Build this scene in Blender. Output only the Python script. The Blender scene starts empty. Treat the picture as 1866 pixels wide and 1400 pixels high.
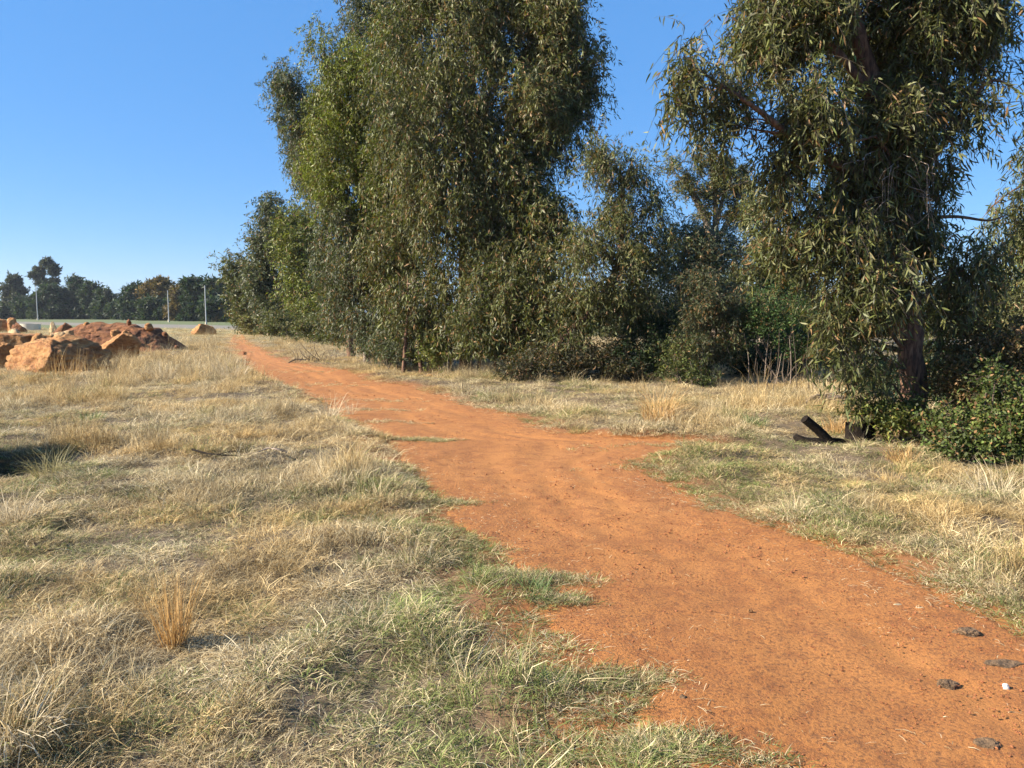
import bpy, math, random
import numpy as np
from mathutils import Vector
sc = bpy.context.scene
C = sc.collection
R = math.radians
PI = math.pi
rng = np.random.default_rng(7)
random.seed(7)

# ------------------------------------------------------------------ camera
W, H, F = 1866.0, 1400.0, 1383.0
CH = 1.6
PITCH = math.atan(128.0 / F)
cam_d = bpy.data.cameras.new('camera'); cam = bpy.data.objects.new('camera', cam_d); C.objects.link(cam)
cam_d.sensor_width = 36.0; cam_d.lens = 36.0 * F / W
cam_d.clip_start = 0.05; cam_d.clip_end = 5000
cam.location = (0, 0, CH); cam.rotation_euler = (PI / 2 - PITCH, 0, 0)
sc.camera = cam
cp, sp = math.cos(PITCH), math.sin(PITCH)

def ray(px, py):
    u = (px - W / 2) / F; v = (H / 2 - py) / F
    return np.array([u, cp + v * sp, -sp + v * cp])
def P(px, py, Y):                       # world point at depth Y seen at that pixel of the photo
    r = ray(px, py); t = Y / r[1]
    return np.array([r[0] * t, Y, CH + r[2] * t])
def G(px, py):                          # ground point seen at that pixel of the photo
    r = ray(px, py); t = -CH / r[2]
    return np.array([r[0] * t, r[1] * t, 0.0])

# ------------------------------------------------------------------ noise
def _h(ix, iy, iz, seed):
    n = (ix.astype(np.int64) * 374761393 + iy.astype(np.int64) * 668265263 + iz.astype(np.int64) * 2147483647 + seed * 974634777) & 0xffffffff
    n = ((n ^ (n >> 13)) * 1274126177) & 0xffffffff
    n = (n ^ (n >> 16)) & 0xffffffff
    return n / 4294967295.0
def vnoise(x, y, z=None, seed=0):
    x = np.asarray(x, float); y = np.asarray(y, float)
    z = np.zeros_like(x) if z is None else np.asarray(z, float)
    ix, iy, iz = np.floor(x), np.floor(y), np.floor(z)
    fx, fy, fz = x - ix, y - iy, z - iz
    fx, fy, fz = [f * f * (3 - 2 * f) for f in (fx, fy, fz)]
    r = 0
    for a in (0, 1):
        for b in (0, 1):
            for c in (0, 1):
                w = (fx if a else 1 - fx) * (fy if b else 1 - fy) * (fz if c else 1 - fz)
                r = r + w * _h(ix + a, iy + b, iz + c, seed)
    return r
def fbm(x, y, z=None, seed=0, o=4):
    r = 0; a = 0.5; s = 1.0; t = 0
    for k in range(o):
        r = r + a * vnoise(np.asarray(x) * s, np.asarray(y) * s, None if z is None else np.asarray(z) * s, seed + k)
        t += a; a *= 0.5; s *= 2.03
    return r / t                        # 0..1

# ------------------------------------------------------------------ path outline (world metres, single valued in Y)
LEFT = [(1250, 1560), (1240, 1440), (1262, 1380), (1180, 1335), (1150, 1290), (1205, 1248), (1130, 1218), (1075, 1205), (1030, 1165), (1000, 1130), (1000, 1085),
        (960, 1040), (925, 1005), (880, 975), (835, 940), (815, 905), (775, 872), (745, 842), (735, 825), (722, 806), (730, 803), (738, 798),
        (700, 792), (670, 780), (632, 760), (610, 740), (575, 722), (545, 706), (500, 692), (470, 680), (452, 664), (440, 655), (425, 643), (418, 632), (422, 622), (425, 614), (428, 608)]
RIGHT = [(2400, 1560), (2250, 1400), (2020, 1260), (1866, 1165), (1790, 1125), (1700, 1082), (1640, 1048), (1560, 1018), (1480, 990), (1400, 966), (1310, 930),
         (1240, 900), (1195, 875), (1150, 848), (1165, 838), (1200, 832), (1260, 816), (1230, 803), (1160, 798), (1080, 792), (1010, 786), (960, 770), (905, 752), (850, 735), (800, 718),
         (745, 705), (690, 698), (655, 688), (640, 676), (590, 668), (530, 660), (500, 650), (492, 640), (470, 630), (452, 622), (445, 614), (440, 608)]
def curve(pix):
    g = np.array([G(*p)[:2] for p in pix]); i = np.argsort(g[:, 1]); return g[i, 1], g[i, 0]
LY, LX = curve(LEFT); RY_, RX_ = curve(RIGHT)
def xl(y): return np.interp(y, LY, LX) + (fbm(y * 2.3, y * 0 + 3.1, seed=5, o=4) - .5) * 0.34 * np.clip(y / 9, .25, 1) + (fbm(y * 9, y * 0 + 3.1, seed=15, o=3) - .5) * 0.22 * np.clip(y / 6, .4, 1)
def xr(y): return np.interp(y, RY_, RX_) + (fbm(y * 1.9, y * 0 + 9.1, seed=6, o=4) - .5) * 0.34 * np.clip(y / 9, .25, 1) + (fbm(y * 9, y * 0 + 7.1, seed=16, o=3) - .5) * 0.16 * np.clip(y / 6, .4, 1)
PY0, PY1 = 1.2, 60.0

pit = np.array([-5.45, 7.8])
def pit_r(x, y): return np.sqrt(((x - pit[0]) / .95) ** 2 + ((y - pit[1]) / .74) ** 2) + (fbm(x * 3, y * 3, seed=4, o=3) - .5) * .3
def clump(x, y): return np.clip((fbm(x * 1.9 + 3, y * 1.9, seed=12, o=3) - .42) * 3.2, 0, 1)
def height(x, y):
    d = np.sqrt(x * x + y * y)
    h = (fbm(x * .35, y * .35, seed=11, o=3) - .5) * 0.16
    h = h + clump(x, y) * .07 * np.clip(1.6 - d / 20, 0, 1)
    a = np.clip((x - xl(y)) / .5 + 1, 0, 1) * np.clip((xr(y) - x) / .5 + 1, 0, 1)
    a = np.where((y > PY0) & (y < PY1), a, 0)
    h = h * (1 - .8 * a) - 0.02 * a
    e = np.clip((1.0 - pit_r(x, y)) / .3, 0, 1); h = h - 0.6 * e * e * (3 - 2 * e)
    return h * np.clip(1.4 - d / 140, 0, 1) 

# ------------------------------------------------------------------ mesh helpers
class Buf:
    def __init__(s): s.v = []; s.f = []; s.c = []; s.m = []; s.n = 0
    def add(s, v, f, col=None, mi=0):
        v = np.asarray(v, float).reshape(-1, 3); f = np.asarray(f, np.int64)
        s.v.append(v); s.f.append(f + s.n); s.m.append((len(f), mi))
        if col is None: col = np.ones((len(v), 3)) * .5
        col = np.asarray(col, float)
        if col.ndim == 1: col = np.tile(col, (len(v), 1))
        s.c.append(col); s.n += len(v)
    def mesh(s, name, mats, smooth=True):
        me = bpy.data.meshes.new(name)
        if not s.v: return me
        V = np.concatenate(s.v); Cc = np.concatenate(s.c)
        me.vertices.add(len(V)); me.vertices.foreach_set('co', V.astype(np.float32).ravel())
        loops = np.concatenate([f.ravel() for f in s.f]).astype(np.int32)
        sizes = np.concatenate([np.full(len(f), f.shape[1]) for f in s.f])
        starts = np.concatenate([[0], np.cumsum(sizes)[:-1]]).astype(np.int32)
        me.loops.add(len(loops)); me.loops.foreach_set('vertex_index', loops)
        me.polygons.add(len(sizes)); me.polygons.foreach_set('loop_start', starts)
        mi = np.concatenate([np.full(n, m) for n, m in s.m]).astype(np.int32)
        me.polygons.foreach_set('material_index', mi)
        me.polygons.foreach_set('use_smooth', np.full(len(sizes), smooth))
        me.update(calc_edges=True)
        ca = me.color_attributes.new('col', 'FLOAT_COLOR', 'POINT')
        ca.data.foreach_set('color', np.column_stack([Cc, np.ones(len(Cc))]).astype(np.float32).ravel())
        for m in (mats if isinstance(mats, (list, tuple)) else [mats]): me.materials.append(m)
        return me
    def obj(s, name, mats, parent=None, smooth=True):
        o = bpy.data.objects.new(name, s.mesh(name, mats, smooth)); C.objects.link(o)
        if parent is not None:
            o.parent = parent; o.location = (-parent.location[0], -parent.location[1], -parent.location[2]) 
        return o
def tag(o, label=None, cat=None, group=None, kind=None):
    if label: o['label'] = label
    if cat: o['category'] = cat
    if group: o['group'] = group
    if kind: o['kind'] = kind
    return o
def thing(name, loc, label, cat, group=None):
    o = bpy.data.objects.new(name, None); C.objects.link(o); o.location = [float(a) for a in loc]; o.empty_display_size = .2
    return tag(o, label, cat, group)

def nrm(a): return a / (np.linalg.norm(a, axis=-1, keepdims=True) + 1e-9)
def tube(b, pts, rad, n=8, col=None, mi=0, rough=0.0, seed=0, cap=True):
    pts = np.asarray(pts, float); rad = np.asarray(rad, float); k = len(pts)
    t = nrm(np.gradient(pts, axis=0))
    ref = np.array([0.31, 0.83, 0.17]) if abs(t[:, 2]).mean() > .6 else np.array([0.05, 0.1, 1.0])
    s = nrm(np.cross(t, ref)); u = np.cross(s, t)
    a = np.arange(n) * 2 * PI / n
    rr = rad[:, None] * np.ones(n)[None]
    if rough:
        zz = np.cumsum(np.r_[0, np.linalg.norm(np.diff(pts, axis=0), axis=1)])
        rr = rr * (1 + rough * 2 * (fbm(np.cos(a)[None] * 2 + 0 * zz[:, None], np.sin(a)[None] * 2 + 0 * zz[:, None], zz[:, None] * 1.6 + 0 * a[None], seed=seed, o=3) - .5))
    v = pts[:, None] + rr[..., None] * (np.cos(a)[None, :, None] * s[:, None] + np.sin(a)[None, :, None] * u[:, None])
    i = np.arange(k - 1)[:, None] * n; j = np.arange(n)[None]; j2 = (j + 1) % n
    f = np.stack([i + j, i + j2, i + n + j2, i + n + j], -1).reshape(-1, 4)
    b.add(v.reshape(-1, 3), f, col, mi)
    if cap:
        for row, fl in ((0, 1), (k - 1, 0)):
            c = pts[row]; vv = np.vstack([v[row], c])
            q = np.arange(n); f3 = np.stack([q, (q + 1) % n, np.full(n, n)], -1)
            if fl: f3 = f3[:, ::-1]
            b.add(vv, f3, col, mi)
def spline(pts, n):
    pts = np.asarray(pts, float); t = np.linspace(0, len(pts) - 1, n); out = np.zeros((n, pts.shape[1]))
    q = np.vstack([2 * pts[0] - pts[1], pts, 2 * pts[-1] - pts[-2]])
    i = np.minimum(t.astype(int), len(pts) - 2); f = (t - i)[:, None]
    p0, p1, p2, p3 = q[i], q[i + 1], q[i + 2], q[i + 3]
    return .5 * (2 * p1 + (p2 - p0) * f + (2 * p0 - 5 * p1 + 4 * p2 - p3) * f ** 2 + (3 * p1 - p0 - 3 * p2 + p3) * f ** 3)

# ------------------------------------------------------------------ materials
def mat(name):
    m = bpy.data.materials.new(name); m.use_nodes = True; nt = m.node_tree
    b = nt.nodes['Principled BSDF']; return m, nt, b
def N(nt, t, **k):
    n = nt.nodes.new(t)
    for a, v in k.items():
        if a == 'i':
            for kk, vv in v.items(): n.inputs[kk].default_value = vv
        else: setattr(n, a, v)
    return n
def L(nt, a, b): nt.links.new(a, b)
def ramp(nt, stops, fac=None, interp='LINEAR'):
    r = nt.nodes.new('ShaderNodeValToRGB'); r.color_ramp.interpolation = interp
    while len(r.color_ramp.elements) < len(stops): r.color_ramp.elements.new(.5)
    for e, (p, c) in zip(r.color_ramp.elements, stops): e.position = p; e.color = (*c, 1)
    if fac is not None: L(nt, fac, r.inputs[0])
    return r
def noise(nt, vec, scale, detail=4, rough=.55, dist=0):
    n = N(nt, 'ShaderNodeTexNoise', i={'Scale': scale, 'Detail': detail, 'Roughness': rough, 'Distortion': dist})
    L(nt, vec, n.inputs['Vector']); return n
def mixc(nt, fac, a, b, blend='MIX'):
    m = N(nt, 'ShaderNodeMix', data_type='RGBA', blend_type=blend)
    for s, v in ((0, fac), (6, a), (7, b)):
        if isinstance(v, (int, float)): m.inputs[s].default_value = v
        elif isinstance(v, tuple): m.inputs[s].default_value = (*v, 1)
        else: L(nt, v, m.inputs[s])
    return m.outputs[2]
def mathn(nt, op, a, b=0.0, c=None, clamp=False):
    m = N(nt, 'ShaderNodeMath', operation=op, use_clamp=clamp)
    for s, v in ((0, a), (1, b), (2, c)):
        if v is None: continue
        if isinstance(v, (int, float)): m.inputs[s].default_value = v
        else: L(nt, v, m.inputs[s])
    return m.outputs[0]
def bump(nt, h, strength, dist, b, normal=None):
    n = N(nt, 'ShaderNodeBump', i={'Strength': strength, 'Distance': dist}); L(nt, h, n.inputs['Height'])
    if normal is not None: L(nt, normal, n.inputs['Normal'])
    if b is not None: L(nt, n.outputs[0], b.inputs['Normal'])
    return n.outputs[0]

def leaf_mat(name, rough=.42, trans=.25, spec=.5):
    m, nt, b = mat(name)
    a = N(nt, 'ShaderNodeAttribute', attribute_name='col')
    b.inputs['Roughness'].default_value = rough; b.inputs['Specular IOR Level'].default_value = spec
    L(nt, a.outputs['Color'], b.inputs['Base Color'])
    t = N(nt, 'ShaderNodeBsdfTranslucent')
    tc = mixc(nt, 1.0, a.outputs['Color'], (1.25, 1.35, .55), 'MULTIPLY'); L(nt, tc, t.inputs['Color'])
    x = N(nt, 'ShaderNodeMixShader', i={0: trans}); L(nt, b.outputs[0], x.inputs[1]); L(nt, t.outputs[0], x.inputs[2])
    L(nt, x.outputs[0], nt.nodes['Material Output'].inputs[0]); return m
def bark_mat(name, c1, c2, c3, sc_=3.0):
    m, nt, b = mat(name)
    tc = N(nt, 'ShaderNodeTexCoord'); mp = N(nt, 'ShaderNodeMapping'); mp.inputs['Scale'].default_value = (5 * sc_, 5 * sc_, 1.1 * sc_)
    L(nt, tc.outputs['Object'], mp.inputs[0])
    n = noise(nt, mp.outputs[0], 1.3, 6, .65, .6); n2 = noise(nt, tc.outputs['Object'], 2.2 * sc_, 4)
    r = ramp(nt, [(.32, c3), (.48, c1), (.66, c2)], n.outputs[0])
    c = mixc(nt, mathn(nt, 'MULTIPLY', n2.outputs[0], .55), r.outputs[0], c3)
    L(nt, c, b.inputs['Base Color']); b.inputs['Roughness'].default_value = .9
    bump(nt, n.outputs[0], .8, .03, b); return m
def flat_mat(name, c1, c2, scale=8, rough=.9, bs=.3, bd=.01):
    m, nt, b = mat(name); tc = N(nt, 'ShaderNodeTexCoord')
    n = noise(nt, tc.outputs['Object'], scale, 6, .65)
    L(nt, ramp(nt, [(.3, c1), (.7, c2)], n.outputs[0]).outputs[0], b.inputs['Base Color'])
    b.inputs['Roughness'].default_value = rough; bump(nt, n.outputs[0], bs, bd, b); return m

M_leaf = leaf_mat('gum_leaves', .5, .24, .28)
M_leafm = leaf_mat('matte_leaves', .6, .25, .3)
M_bark = bark_mat('peeling_bark', (.13, .062, .035), (.34, .19, .11), (.03, .02, .015))
M_bark2 = bark_mat('pale_bark', (.20, .15, .11), (.50, .42, .34), (.06, .045, .035))
M_twig = flat_mat('twig_bark', (.035, .026, .018), (.10, .072, .05), 20)
M_dead = flat_mat('dead_wood', (.12, .08, .06), (.36, .29, .23), 14)
M_char = flat_mat('charred_wood', (.004, .0035, .003), (.022, .015, .011), 22, .9, .9, .012)
M_char.node_tree.nodes['Principled BSDF'].inputs['Specular IOR Level'].default_value = .12
def rock_mat(name, c1, c2, c3, s=1.6):
    m, nt, b = mat(name); tc = N(nt, 'ShaderNodeTexCoord')
    mp = N(nt, 'ShaderNodeMapping'); mp.inputs['Scale'].default_value = (1, 1, 2.2); mp.inputs['Rotation'].default_value = (.25, .2, 0)
    L(nt, tc.outputs['Object'], mp.inputs[0])
    n = noise(nt, mp.outputs[0], s, 9, .68, .9); n2 = noise(nt, tc.outputs['Object'], s * 5, 8, .7); n3 = noise(nt, tc.outputs['Object'], s * 26, 4, .7)
    r = ramp(nt, [(.33, c3), (.45, c1), (.56, c2), (.70, c1)], n.outputs[0])
    c = mixc(nt, ramp(nt, [(.52, (0, 0, 0)), (.66, (.75, .75, .75))], n2.outputs[0]).outputs[0], r.outputs[0], c3)
    c = mixc(nt, ramp(nt, [(.3, (.0, .0, .0)), (.42, (.0, .0, .0)), (.75, (.5, .5, .5))], n3.outputs[0]).outputs[0], c, c2)
    L(nt, c, b.inputs['Base Color']); b.inputs['Roughness'].default_value = .92
    nb = bump(nt, n2.outputs[0], .9, .16, None); bump(nt, n3.outputs[0], .6, .03, b, nb); return m
M_rock = rock_mat('weathered_orange_rock', (.34, .135, .038), (.48, .25, .09), (.10, .034, .012))
M_rockp = rock_mat('pale_tan_rock', (.50, .31, .145), (.62, .44, .24), (.22, .11, .05))
M_redsoil = rock_mat('red_brown_earth', (.16, .052, .016), (.24, .095, .03), (.05, .017, .007), 1.1)

# ground
m, nt, b = mat('thatch_soil'); M_ground = m
tc = N(nt, 'ShaderNodeTexCoord'); ov = tc.outputs['Object']
n1 = noise(nt, ov, .12, 6, .6); n2 = noise(nt, ov, 3.5, 8, .7); n3 = noise(nt, ov, 60, 3, .7)
c = ramp(nt, [(.35, (.09, .06, .034)), (.5, (.17, .12, .068)), (.65, (.09, .072, .036))], n2.outputs[0]).outputs[0]
c = mixc(nt, n3.outputs[0], c, (.06, .04, .025))
ga = N(nt, 'ShaderNodeAttribute', attribute_name='col')
gm = mathn(nt, 'MULTIPLY', mathn(nt, 'ADD', ga.outputs['Fac'], mathn(nt, 'MULTIPLY', mathn(nt, 'SUBTRACT', n2.outputs[0], .5), 1.2)), 1.6, clamp=True)
c = mixc(nt, mathn(nt, 'MULTIPLY', gm, ga.outputs['Fac'], clamp=True), c, (.235, .085, .018))
far = ramp(nt, [(.38, (.30, .24, .13)), (.5, (.20, .21, .09)), (.62, (.34, .27, .15))], n1.outputs[0]).outputs[0]
sx = N(nt, 'ShaderNodeSeparateXYZ'); L(nt, ov, sx.inputs[0])
mr = N(nt, 'ShaderNodeMapRange', i={1: 30, 2: 70, 3: 0, 4: 1}); L(nt, sx.outputs[1], mr.inputs[0])
c = mixc(nt, mr.outputs[0], c, far)
# mown green field strip further away
lw = N(nt, 'ShaderNodeMapRange', i={1: 78, 2: 84, 3: 0, 4: 1}); L(nt, sx.outputs[1], lw.inputs[0])
c = mixc(nt, lw.outputs[0], c, (.085, .105, .032))
L(nt, c, b.inputs['Base Color']); b.inputs['Roughness'].default_value = 1
bump(nt, n2.outputs[0], .6, .05, b)

# path
m, nt, b = mat('red_dirt'); M_path = m
tc = N(nt, 'ShaderNodeTexCoord'); ov = tc.outputs['Object']
n1 = noise(nt, ov, .9, 6, .6); n2 = noise(nt, ov, 7, 6, .65); n3 = noise(nt, ov, 55, 6, .75); n4 = noise(nt, ov, 130, 3, .6)
mp = N(nt, 'ShaderNodeMapping'); mp.inputs['Rotation'].default_value = (0, 0, .43); mp.inputs['Scale'].default_value = (3.2, .35, 1); L(nt, ov, mp.inputs[0])
n5 = noise(nt, mp.outputs[0], 1.0, 5, .6, .4)
c = ramp(nt, [(.30, (.29, .106, .024)), (.5, (.365, .142, .034)), (.70, (.42, .175, .046))], n1.outputs[0]).outputs[0]
c = mixc(nt, ramp(nt, [(.35, (.0, .0, .0)), (.7, (.6, .6, .6))], n5.outputs[0]).outputs[0], c, (.42, .165, .036))
c = mixc(nt, ramp(nt, [(.40, (.55, .55, .55)), (.52, (0, 0, 0))], n2.outputs[0]).outputs[0], c, (.22, .072, .016))
ra = N(nt, 'ShaderNodeAttribute', attribute_name='col')
c = mixc(nt, mathn(nt, 'MULTIPLY', ra.outputs['Fac'], .45), c, (.42, .175, .045))
spk_shade = mathn(nt, 'MULTIPLY', ramp(nt, [(.38, (.8, .8, .8)), (.51, (0, 0, 0))], n3.outputs[0]).outputs[0], mathn(nt, 'SUBTRACT', 1.0, mathn(nt, 'MULTIPLY', ra.outputs['Fac'], .7)))  # dark specks painted into the dirt for the small shadows of crumbs
c = mixc(nt, spk_shade, c, (.10, .038, .014))
c = mixc(nt, ramp(nt, [(.60, (0, 0, 0)), (.70, (.55, .55, .55))], n4.outputs[0]).outputs[0], c, (.50, .24, .09))
L(nt, c, b.inputs['Base Color']); b.inputs['Roughness'].default_value = .95
nb = bump(nt, n2.outputs[0], .5, .02, None); bump(nt, n3.outputs[0], 1.0, .016, b, nb)

M_road = flat_mat('pale_gravel_road', (.13, .115, .09), (.18, .16, .125), .5)
M_conc = flat_mat('pale_concrete', (.50, .44, .34), (.62, .55, .44), 3)
M_pole = flat_mat('whitish_painted_steel', (.34, .34, .34), (.44, .44, .44), 5, .6)
M_dung = flat_mat('dried_dung', (.03, .02, .011), (.20, .12, .062), 45, .95, 1.0, .012)
M_wstone = flat_mat('white_quartz', (.45, .42, .36), (.66, .63, .56), 30, .7)

# grass: blade attribute 'col' = (random, along, second random); instance attributes green / tone
m, nt, b = mat('veld_grass'); M_grass = m
a = N(nt, 'ShaderNodeAttribute', attribute_name='col'); s3 = N(nt, 'ShaderNodeSeparateColor'); L(nt, a.outputs['Color'], s3.inputs[0])
gi = N(nt, 'ShaderNodeAttribute', attribute_type='INSTANCER', attribute_name='green')
ti = N(nt, 'ShaderNodeAttribute', attribute_type='INSTANCER', attribute_name='tone')
dry = ramp(nt, [(0, (.10, .072, .038)), (.3, (.275, .21, .12)), (.6, (.48, .385, .215)), (1, (.82, .71, .48))], s3.outputs[0]).outputs[0]
gold = ramp(nt, [(0, (.20, .125, .05)), (.5, (.42, .29, .12)), (1, (.68, .52, .26))], s3.outputs[0]).outputs[0]
dry = mixc(nt, ti.outputs['Fac'], dry, gold)
gr = ramp(nt, [(0, (.06, .08, .02)), (.5, (.135, .17, .045)), (1, (.29, .31, .11))], s3.outputs[0]).outputs[0]
vi = N(nt, 'ShaderNodeAttribute', attribute_type='INSTANCER', attribute_name='val')
gf = mathn(nt, 'MULTIPLY', mathn(nt, 'SUBTRACT', gi.outputs['Fac'], s3.outputs[2]), 8.0, clamp=True)
c = mixc(nt, gf, dry, gr)
vx = N(nt, 'ShaderNodeCombineXYZ'); [L(nt, vi.outputs['Fac'], vx.inputs[q]) for q in range(3)]
c = mixc(nt, 1.0, c, vx.outputs[0], 'MULTIPLY')
L(nt, c, b.inputs['Base Color']); b.inputs['Roughness'].default_value = .65; b.inputs['Specular IOR Level'].default_value = .25
t = N(nt, 'ShaderNodeBsdfTranslucent'); L(nt, c, t.inputs['Color'])
x = N(nt, 'ShaderNodeMixShader', i={0: .3}); L(nt, b.outputs[0], x.inputs[1]); L(nt, t.outputs[0], x.inputs[2])
L(nt, x.outputs[0], nt.nodes['Material Output'].inputs[0])
def blade_mat(name, lo, hi):
    m, nt, b = mat(name)
    a = N(nt, 'ShaderNodeAttribute', attribute_name='col'); s3 = N(nt, 'ShaderNodeSeparateColor'); L(nt, a.outputs['Color'], s3.inputs[0])
    c = ramp(nt, [(0, lo), (1, hi)], s3.outputs[0]).outputs[0]
    L(nt, c, b.inputs['Base Color']); b.inputs['Roughness'].default_value = .6
    t = N(nt, 'ShaderNodeBsdfTranslucent'); L(nt, c, t.inputs['Color'])
    x = N(nt, 'ShaderNodeMixShader', i={0: .3}); L(nt, b.outputs[0], x.inputs[1]); L(nt, t.outputs[0], x.inputs[2])
    L(nt, x.outputs[0], nt.nodes['Material Output'].inputs[0]); return m
M_gold = blade_mat('golden_straw', (.30, .16, .05), (.66, .43, .17))
M_pale = blade_mat('pale_straw', (.36, .27, .15), (.74, .63, .42))
M_green = blade_mat('green_blades', (.05, .09, .02), (.20, .27, .08))
M_olive = blade_mat('olive_blades', (.16, .14, .05), (.42, .36, .16))

# ------------------------------------------------------------------ ground sheet
def grid_axis(a, b, s0, g):
    out = [0.0]; s = s0
    while out[-1] < b: out.append(out[-1] + s); s *= g
    pos = np.array(out); neg = -pos[1:][::-1]; r = np.concatenate([neg, pos]); return r[(r >= a - 50) & (r <= b + 50)]
def in_path(x, y): return (y > PY0) & (y < PY1) & (x > xl(y)) & (x < xr(y))
gx = grid_axis(-900, 900, .09, 1.012); gy = np.concatenate([[-60, -20, -8, -3, -1], 0 + np.concatenate([np.arange(0, 14, .1), 14 + np.cumsum(.12 * 1.03 ** np.arange(190))])])
gy = gy[gy < 1300]
X, Y = np.meshgrid(gx, gy); Z = height(X, Y)
Z = np.where(in_path(X, Y), Z - .03, Z)
nx, ny = len(gx), len(gy); i = np.arange(ny - 1)[:, None] * nx; j = np.arange(nx - 1)[None]
dd_ = np.maximum(xl(Y) - X, X - xr(Y)); dd_ = np.where((Y > 0) & (Y < PY1), dd_, 9)
cc_ = np.clip(1 - dd_ / .9, 0, 1); 
b_ = Buf(); b_.add(np.stack([X, Y, Z], -1), np.stack([i + j, i + j + 1, i + nx + j + 1, i + nx + j], -1).reshape(-1, 4), np.repeat(cc_.reshape(-1, 1), 3, 1))
tag(b_.obj('ground', M_ground), kind='structure')

# path sheet
ys = [PY0]
while ys[-1] < PY1 - .5: ys.append(ys[-1] + .035 + .006 * ys[-1])
ys = np.array(ys); nu = 90
u = np.linspace(0, 1, nu); u = (1 - np.cos(u * PI)) / 2 * .35 + u * .65
a0 = xl(ys) - .06; a1 = xr(ys) + .06
X = a0[:, None] + (a1 - a0)[:, None] * u[None]; Y = np.repeat(ys[:, None], nu, 1)
Z = height(X, Y) + .004 + (fbm(X * 3, Y * 3, seed=31, o=4) - .5) * .022 - .02 * np.clip(1 - np.abs(u[None] - .5) * 2.6, 0, 1)
Z += (fbm(X * 18, Y * 18, seed=33, o=3) - .5) * .008
edge = np.minimum(u, 1 - u)[None] * (a1 - a0)[:, None]; Z = Z - .02 * np.clip(1 - edge / .06, 0, 1)
def path_z(x, y): return height(x, y) + .004 + (fbm(x * 3, y * 3, seed=31, o=4) - .5) * .022 - .02 * np.clip(1 - np.abs((x - xl(y)) / np.maximum(xr(y) - xl(y), .1) - .5) * 2.6, 0, 1)
wob = (fbm(Y * .5, Y * 0 + 2, seed=44, o=3) - .5) * .16
rut = np.exp(-((u[None] - .36 - wob) / .055) ** 2) + np.exp(-((u[None] - .70 - wob) / .05) ** 2) + .7 * np.exp(-((u[None] - .52 - wob * 1.3) / .04) ** 2)
rut = rut * np.clip(fbm(X * 1.5, Y * .6, seed=45, o=3) * 2.4 - .6, 0, 1)
Z = Z - .014 * rut
i = np.arange(len(ys) - 1)[:, None] * nu; j = np.arange(nu - 1)[None]
b_ = Buf(); b_.add(np.stack([X, Y, Z], -1), np.stack([i + j, i + j + 1, i + nu + j + 1, i + nu + j], -1).reshape(-1, 4), np.repeat(np.clip(rut, 0, 1).reshape(-1, 1), 3, 1))
tag(b_.obj('path', M_path), kind='structure')
# far road
c0, c1 = G(-200, 584)[:2], G(560, 601)[:2]
d_ = nrm(c1 - c0); pn = np.array([-d_[1], d_[0]])
c0 = c0 - d_ * 60; c1 = c1 + d_ * 120
b_ = Buf(); q = [np.r_[c0 - pn * 5, .02], np.r_[c1 - pn * 4, .02], np.r_[c1 + pn * 4, .14], np.r_[c0 + pn * 5, .14]]
b_.add(q + [v - np.array([0, 0, .3]) for v in q], [[0, 1, 2, 3], [0, 4, 5, 1], [3, 2, 6, 7], [1, 5, 6, 2], [0, 3, 7, 4]]); tag(b_.obj('road', M_road, smooth=False), kind='structure')

# ------------------------------------------------------------------ crowns
def leaves(b, p, d, l, w, col, fine, seed, mi=0):
    r = np.random.default_rng(seed); n = len(p)
    d = nrm(d); s = nrm(np.cross(d, r.normal(size=(n, 3)))); nn = np.cross(d, s)
    l = l[:, None]; w = w[:, None]; bend = (r.uniform(-.25, .25, (n, 1))) * l
    if fine:
        V = np.stack([p, p + d * l * .3 + s * w * .5 + nn * bend * .15, p + d * l * .3 - s * w * .5 + nn * bend * .15,
                      p + d * l * .68 + s * (w * .36 + bend * .25) + nn * bend * .5, p + d * l * .68 - s * (w * .36 - bend * .25) + nn * bend * .5,
                      p + d * l + nn * bend + s * bend * .8], 1)
        k = np.arange(n)[:, None] * 6
        c = np.repeat(col[:, None], 6, 1).reshape(-1, 3)
        b.add(V.reshape(-1, 3), k + np.array([[1, 3, 4, 2]]), c, mi)
        off = b.n - n * 6
        b.f.append(np.concatenate([k + np.array([[0, 1, 2]]), k + np.array([[4, 3, 5]])]) + off); b.m.append((2 * n, mi))
    else:
        V = np.stack([p, p + d * l * .42 + s * w * .5 + nn * bend * .3, p + d * l + nn * bend, p + d * l * .42 - s * w * .5 + nn * bend * .3], 1)
        k = np.arange(n)[:, None] * 4
        b.add(V.reshape(-1, 3), k + np.array([[0, 1, 2, 3]]), np.repeat(col[:, None], 4, 1).reshape(-1, 3), mi)

OL = [(.105, .110, .036), (.070, .082, .030), (.135, .130, .052)]
GREY = [(.095, .108, .055), (.065, .080, .045), (.125, .130, .072)]
YEL = [(.135, .150, .030), (.100, .115, .030), (.175, .180, .042)]
BRIGHT = [(.038, .07, .018), (.02, .042, .013), (.06, .10, .024)]
DK = [(.036, .058, .022), (.048, .070, .028), (.028, .044, .019)]

def E(px, py, rx, rz, Y, ry=None):
    c = P(px, py, Y); k = Y / F
    return (c[0], c[1], c[2], rx * k, (ry if ry else max(rx, rz) * k * .8), rz * k)

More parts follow.
